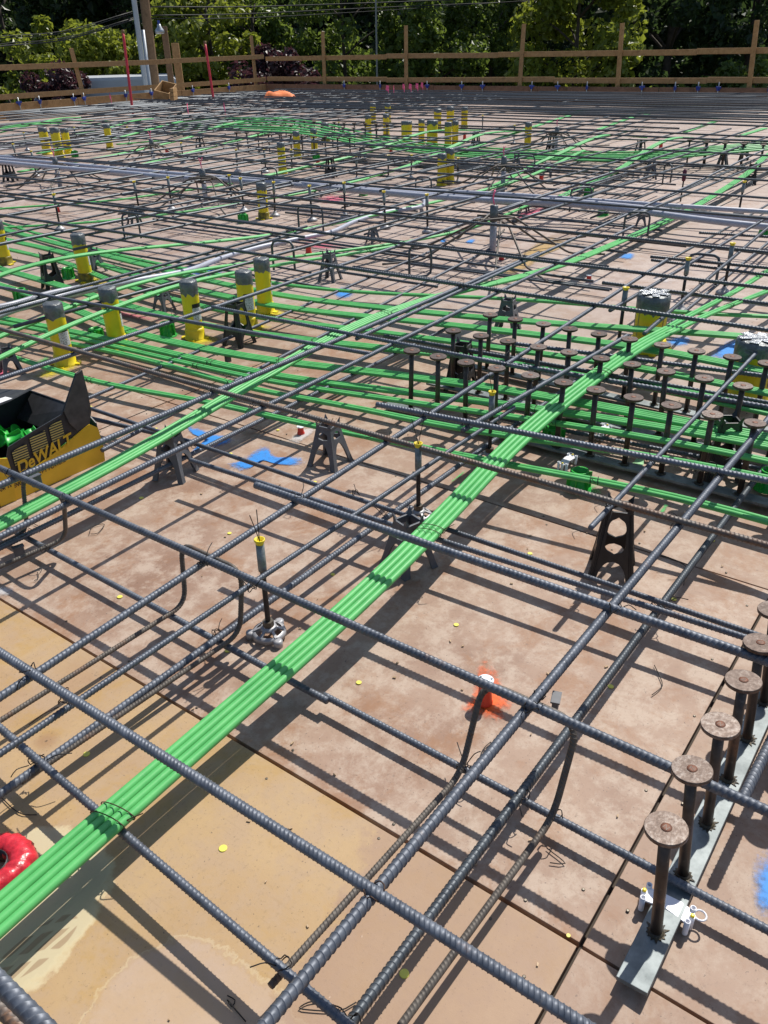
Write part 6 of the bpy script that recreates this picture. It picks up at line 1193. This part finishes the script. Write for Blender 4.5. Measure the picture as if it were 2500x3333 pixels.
cb = P(540, 328, 0.2); cr = thing('wooden_crate', 'small open wooden crate lying tilted by the left guard rail', 'crate', (cb[0], cb[1], 0.24), 0.3)
for nm, c_, d_ in [('side', (0, -0.17, 0.15), (0.62, 0.02, 0.26)), ('side', (0, 0.17, 0.15), (0.62, 0.02, 0.26)), ('end', (-0.30, 0, 0.15), (0.02, 0.32, 0.26)), ('end', (0.30, 0, 0.15), (0.02, 0.32, 0.26)), ('base', (0, 0, 0.01), (0.62, 0.36, 0.02))]: MB().box(c_, d_).build(nm, M['lumber'], cr, bevel=0.003)
cr.rotation_euler = (0.25, -0.3, 0.5)
cr2 = thing('wood_offcuts', 'stack of lumber offcuts beside the tilted crate', 'offcut', (*P(568, 332, 0.2)[:2], 0.22), 0.6)
for k_ in range(3): MB().box((0.02 * k_, 0, 0.05 + 0.09 * k_), (0.35, 0.09, 0.085)).build('block', M['lumber'], cr2, bevel=0.003)
ob = P(912, 318, 0.22); bgm = thing('orange_bag', 'crumpled orange bag lying on the far mat near the corner', 'bag', (ob[0], ob[1], 0.22), -0.9); bgm.scale = (0.68, 0.68, 0.8)
vs = []; fs = []; r_ = np.random.default_rng(9)
for i in range(13):
    for j in range(9):
        u, w_ = i / 12 * 2 - 1, j / 8 * 2 - 1; e = max(0, 1 - abs(u) ** 2.5) ** 0.5 * max(0, 1 - abs(w_) ** 2.5) ** 0.5; vs.append((u * 0.55, w_ * 0.28, 0.02 + e * (0.17 + 0.05 * math.sin(u * 5 + w_ * 3) + 0.03 * r_.random()) * (1 - 0.45 * (u + 1) / 2)))
for i in range(12):
    for j in range(8): a = i * 9 + j; fs.append((a, a + 9, a + 10, a + 1))
MB().add(vs, fs, True).build('cloth', M['orange_fabric'], bgm)
# blue form anchors on the edge boards
an = thing('form_anchor', 'blue form anchor with upright pin on the far edge board', 'anchor', (0, 0, 0), 0, 'blue form anchors')
MB().lathe([(0.012, 0.0), (0.012, 0.42)], 8).build('pin', M['zinc'], an); MB().box((0, 0, 0.32), (0.12, 0.035, 0.04)).box((0.0, 0.0, 0.29), (0.05, 0.05, 0.06)).build('wing_nut', M['blue_plastic'], an, bevel=0.004)
spots = [('y', y) for y in (15.6, 14.4, 12.9, 11.9, 11.3, 10.0, 9.3, 8.6, 7.3, 6.6, 6.1, 5.7, 4.7, 3.9, 3.0)] + [('x', x_) for x_ in (17.9, 16.6, 15.2, 14.4, 13.2, 12.9, 12.0, 11.5, 10.7, 10.0)]
for i, (ax, v_) in enumerate(spots):
    o = an if i == 0 else dup(an); o.location = (DX1 - 0.06, v_, 0.02) if ax == 'y' else (v_, DY1 - 0.06, 0.02); o.rotation_euler = (0, random.uniform(-.08, .08), random.uniform(0, 3))
    o['label'] = 'blue form anchor with upright pin on the far right edge board' if ax == 'y' else 'blue form anchor with upright pin on the far left edge board'; o['group'] = 'blue anchors on the right edge board' if ax == 'y' else 'blue anchors on the left edge board'
# pink flags at the far edge and a loose offcut of sheet
for i, (px, py) in enumerate([(1265, 318), (1282, 318), (1316, 312), (1338, 312), (1360, 310), (1376, 306), (735, 385), (615, 388), (365, 345)]):
    q = P(px, py, 0.15); t = thing('pink_flag', f'{["first", "second", "third", "fourth", "fifth", "sixth"][i]} pink flag from the left in the row by the far right edge board' if i < 6 else ['pink flag standing alone in the far mat right of the second red pole', 'pink flag standing alone in the far mat between the red poles', 'pink flag standing alone left of the first red pole'][i - 6], 'flag', (q[0], q[1], 0.0), random.uniform(0, 3), 'pink marker flags')
    MB().lathe([(0.006, 0), (0.006, 0.36)], 5).build('stem', M['pink'], t); MB().add([(0, 0, 0.28), (0.07, 0.01, 0.32), (0.05, 0.0, 0.42), (-0.02, 0, 0.40)], [(0, 1, 2, 3)]).build('ribbon', M['pink'], t)
gp = thing('plastic_scrap', 'bent pale green plastic scrap lying behind the front stud rail', 'scrap', (*P(2075, 1515)[:2], 0.004), 0.2)
MB().add([(-0.05, -0.02, 0.02), (-0.03, 0.03, 0.012), (0.01, 0.015, 0.0), (0.0, -0.02, 0.004), (0.06, -0.01, 0.006), (0.055, 0.012, 0.0)], [(0, 3, 2, 1), (3, 4, 5, 2)]).build('sheet', plain('pale_green', (0.30, 0.55, 0.30), 0.4), gp)
print('bars', NB[0], 'objects', len(bpy.data.objects))
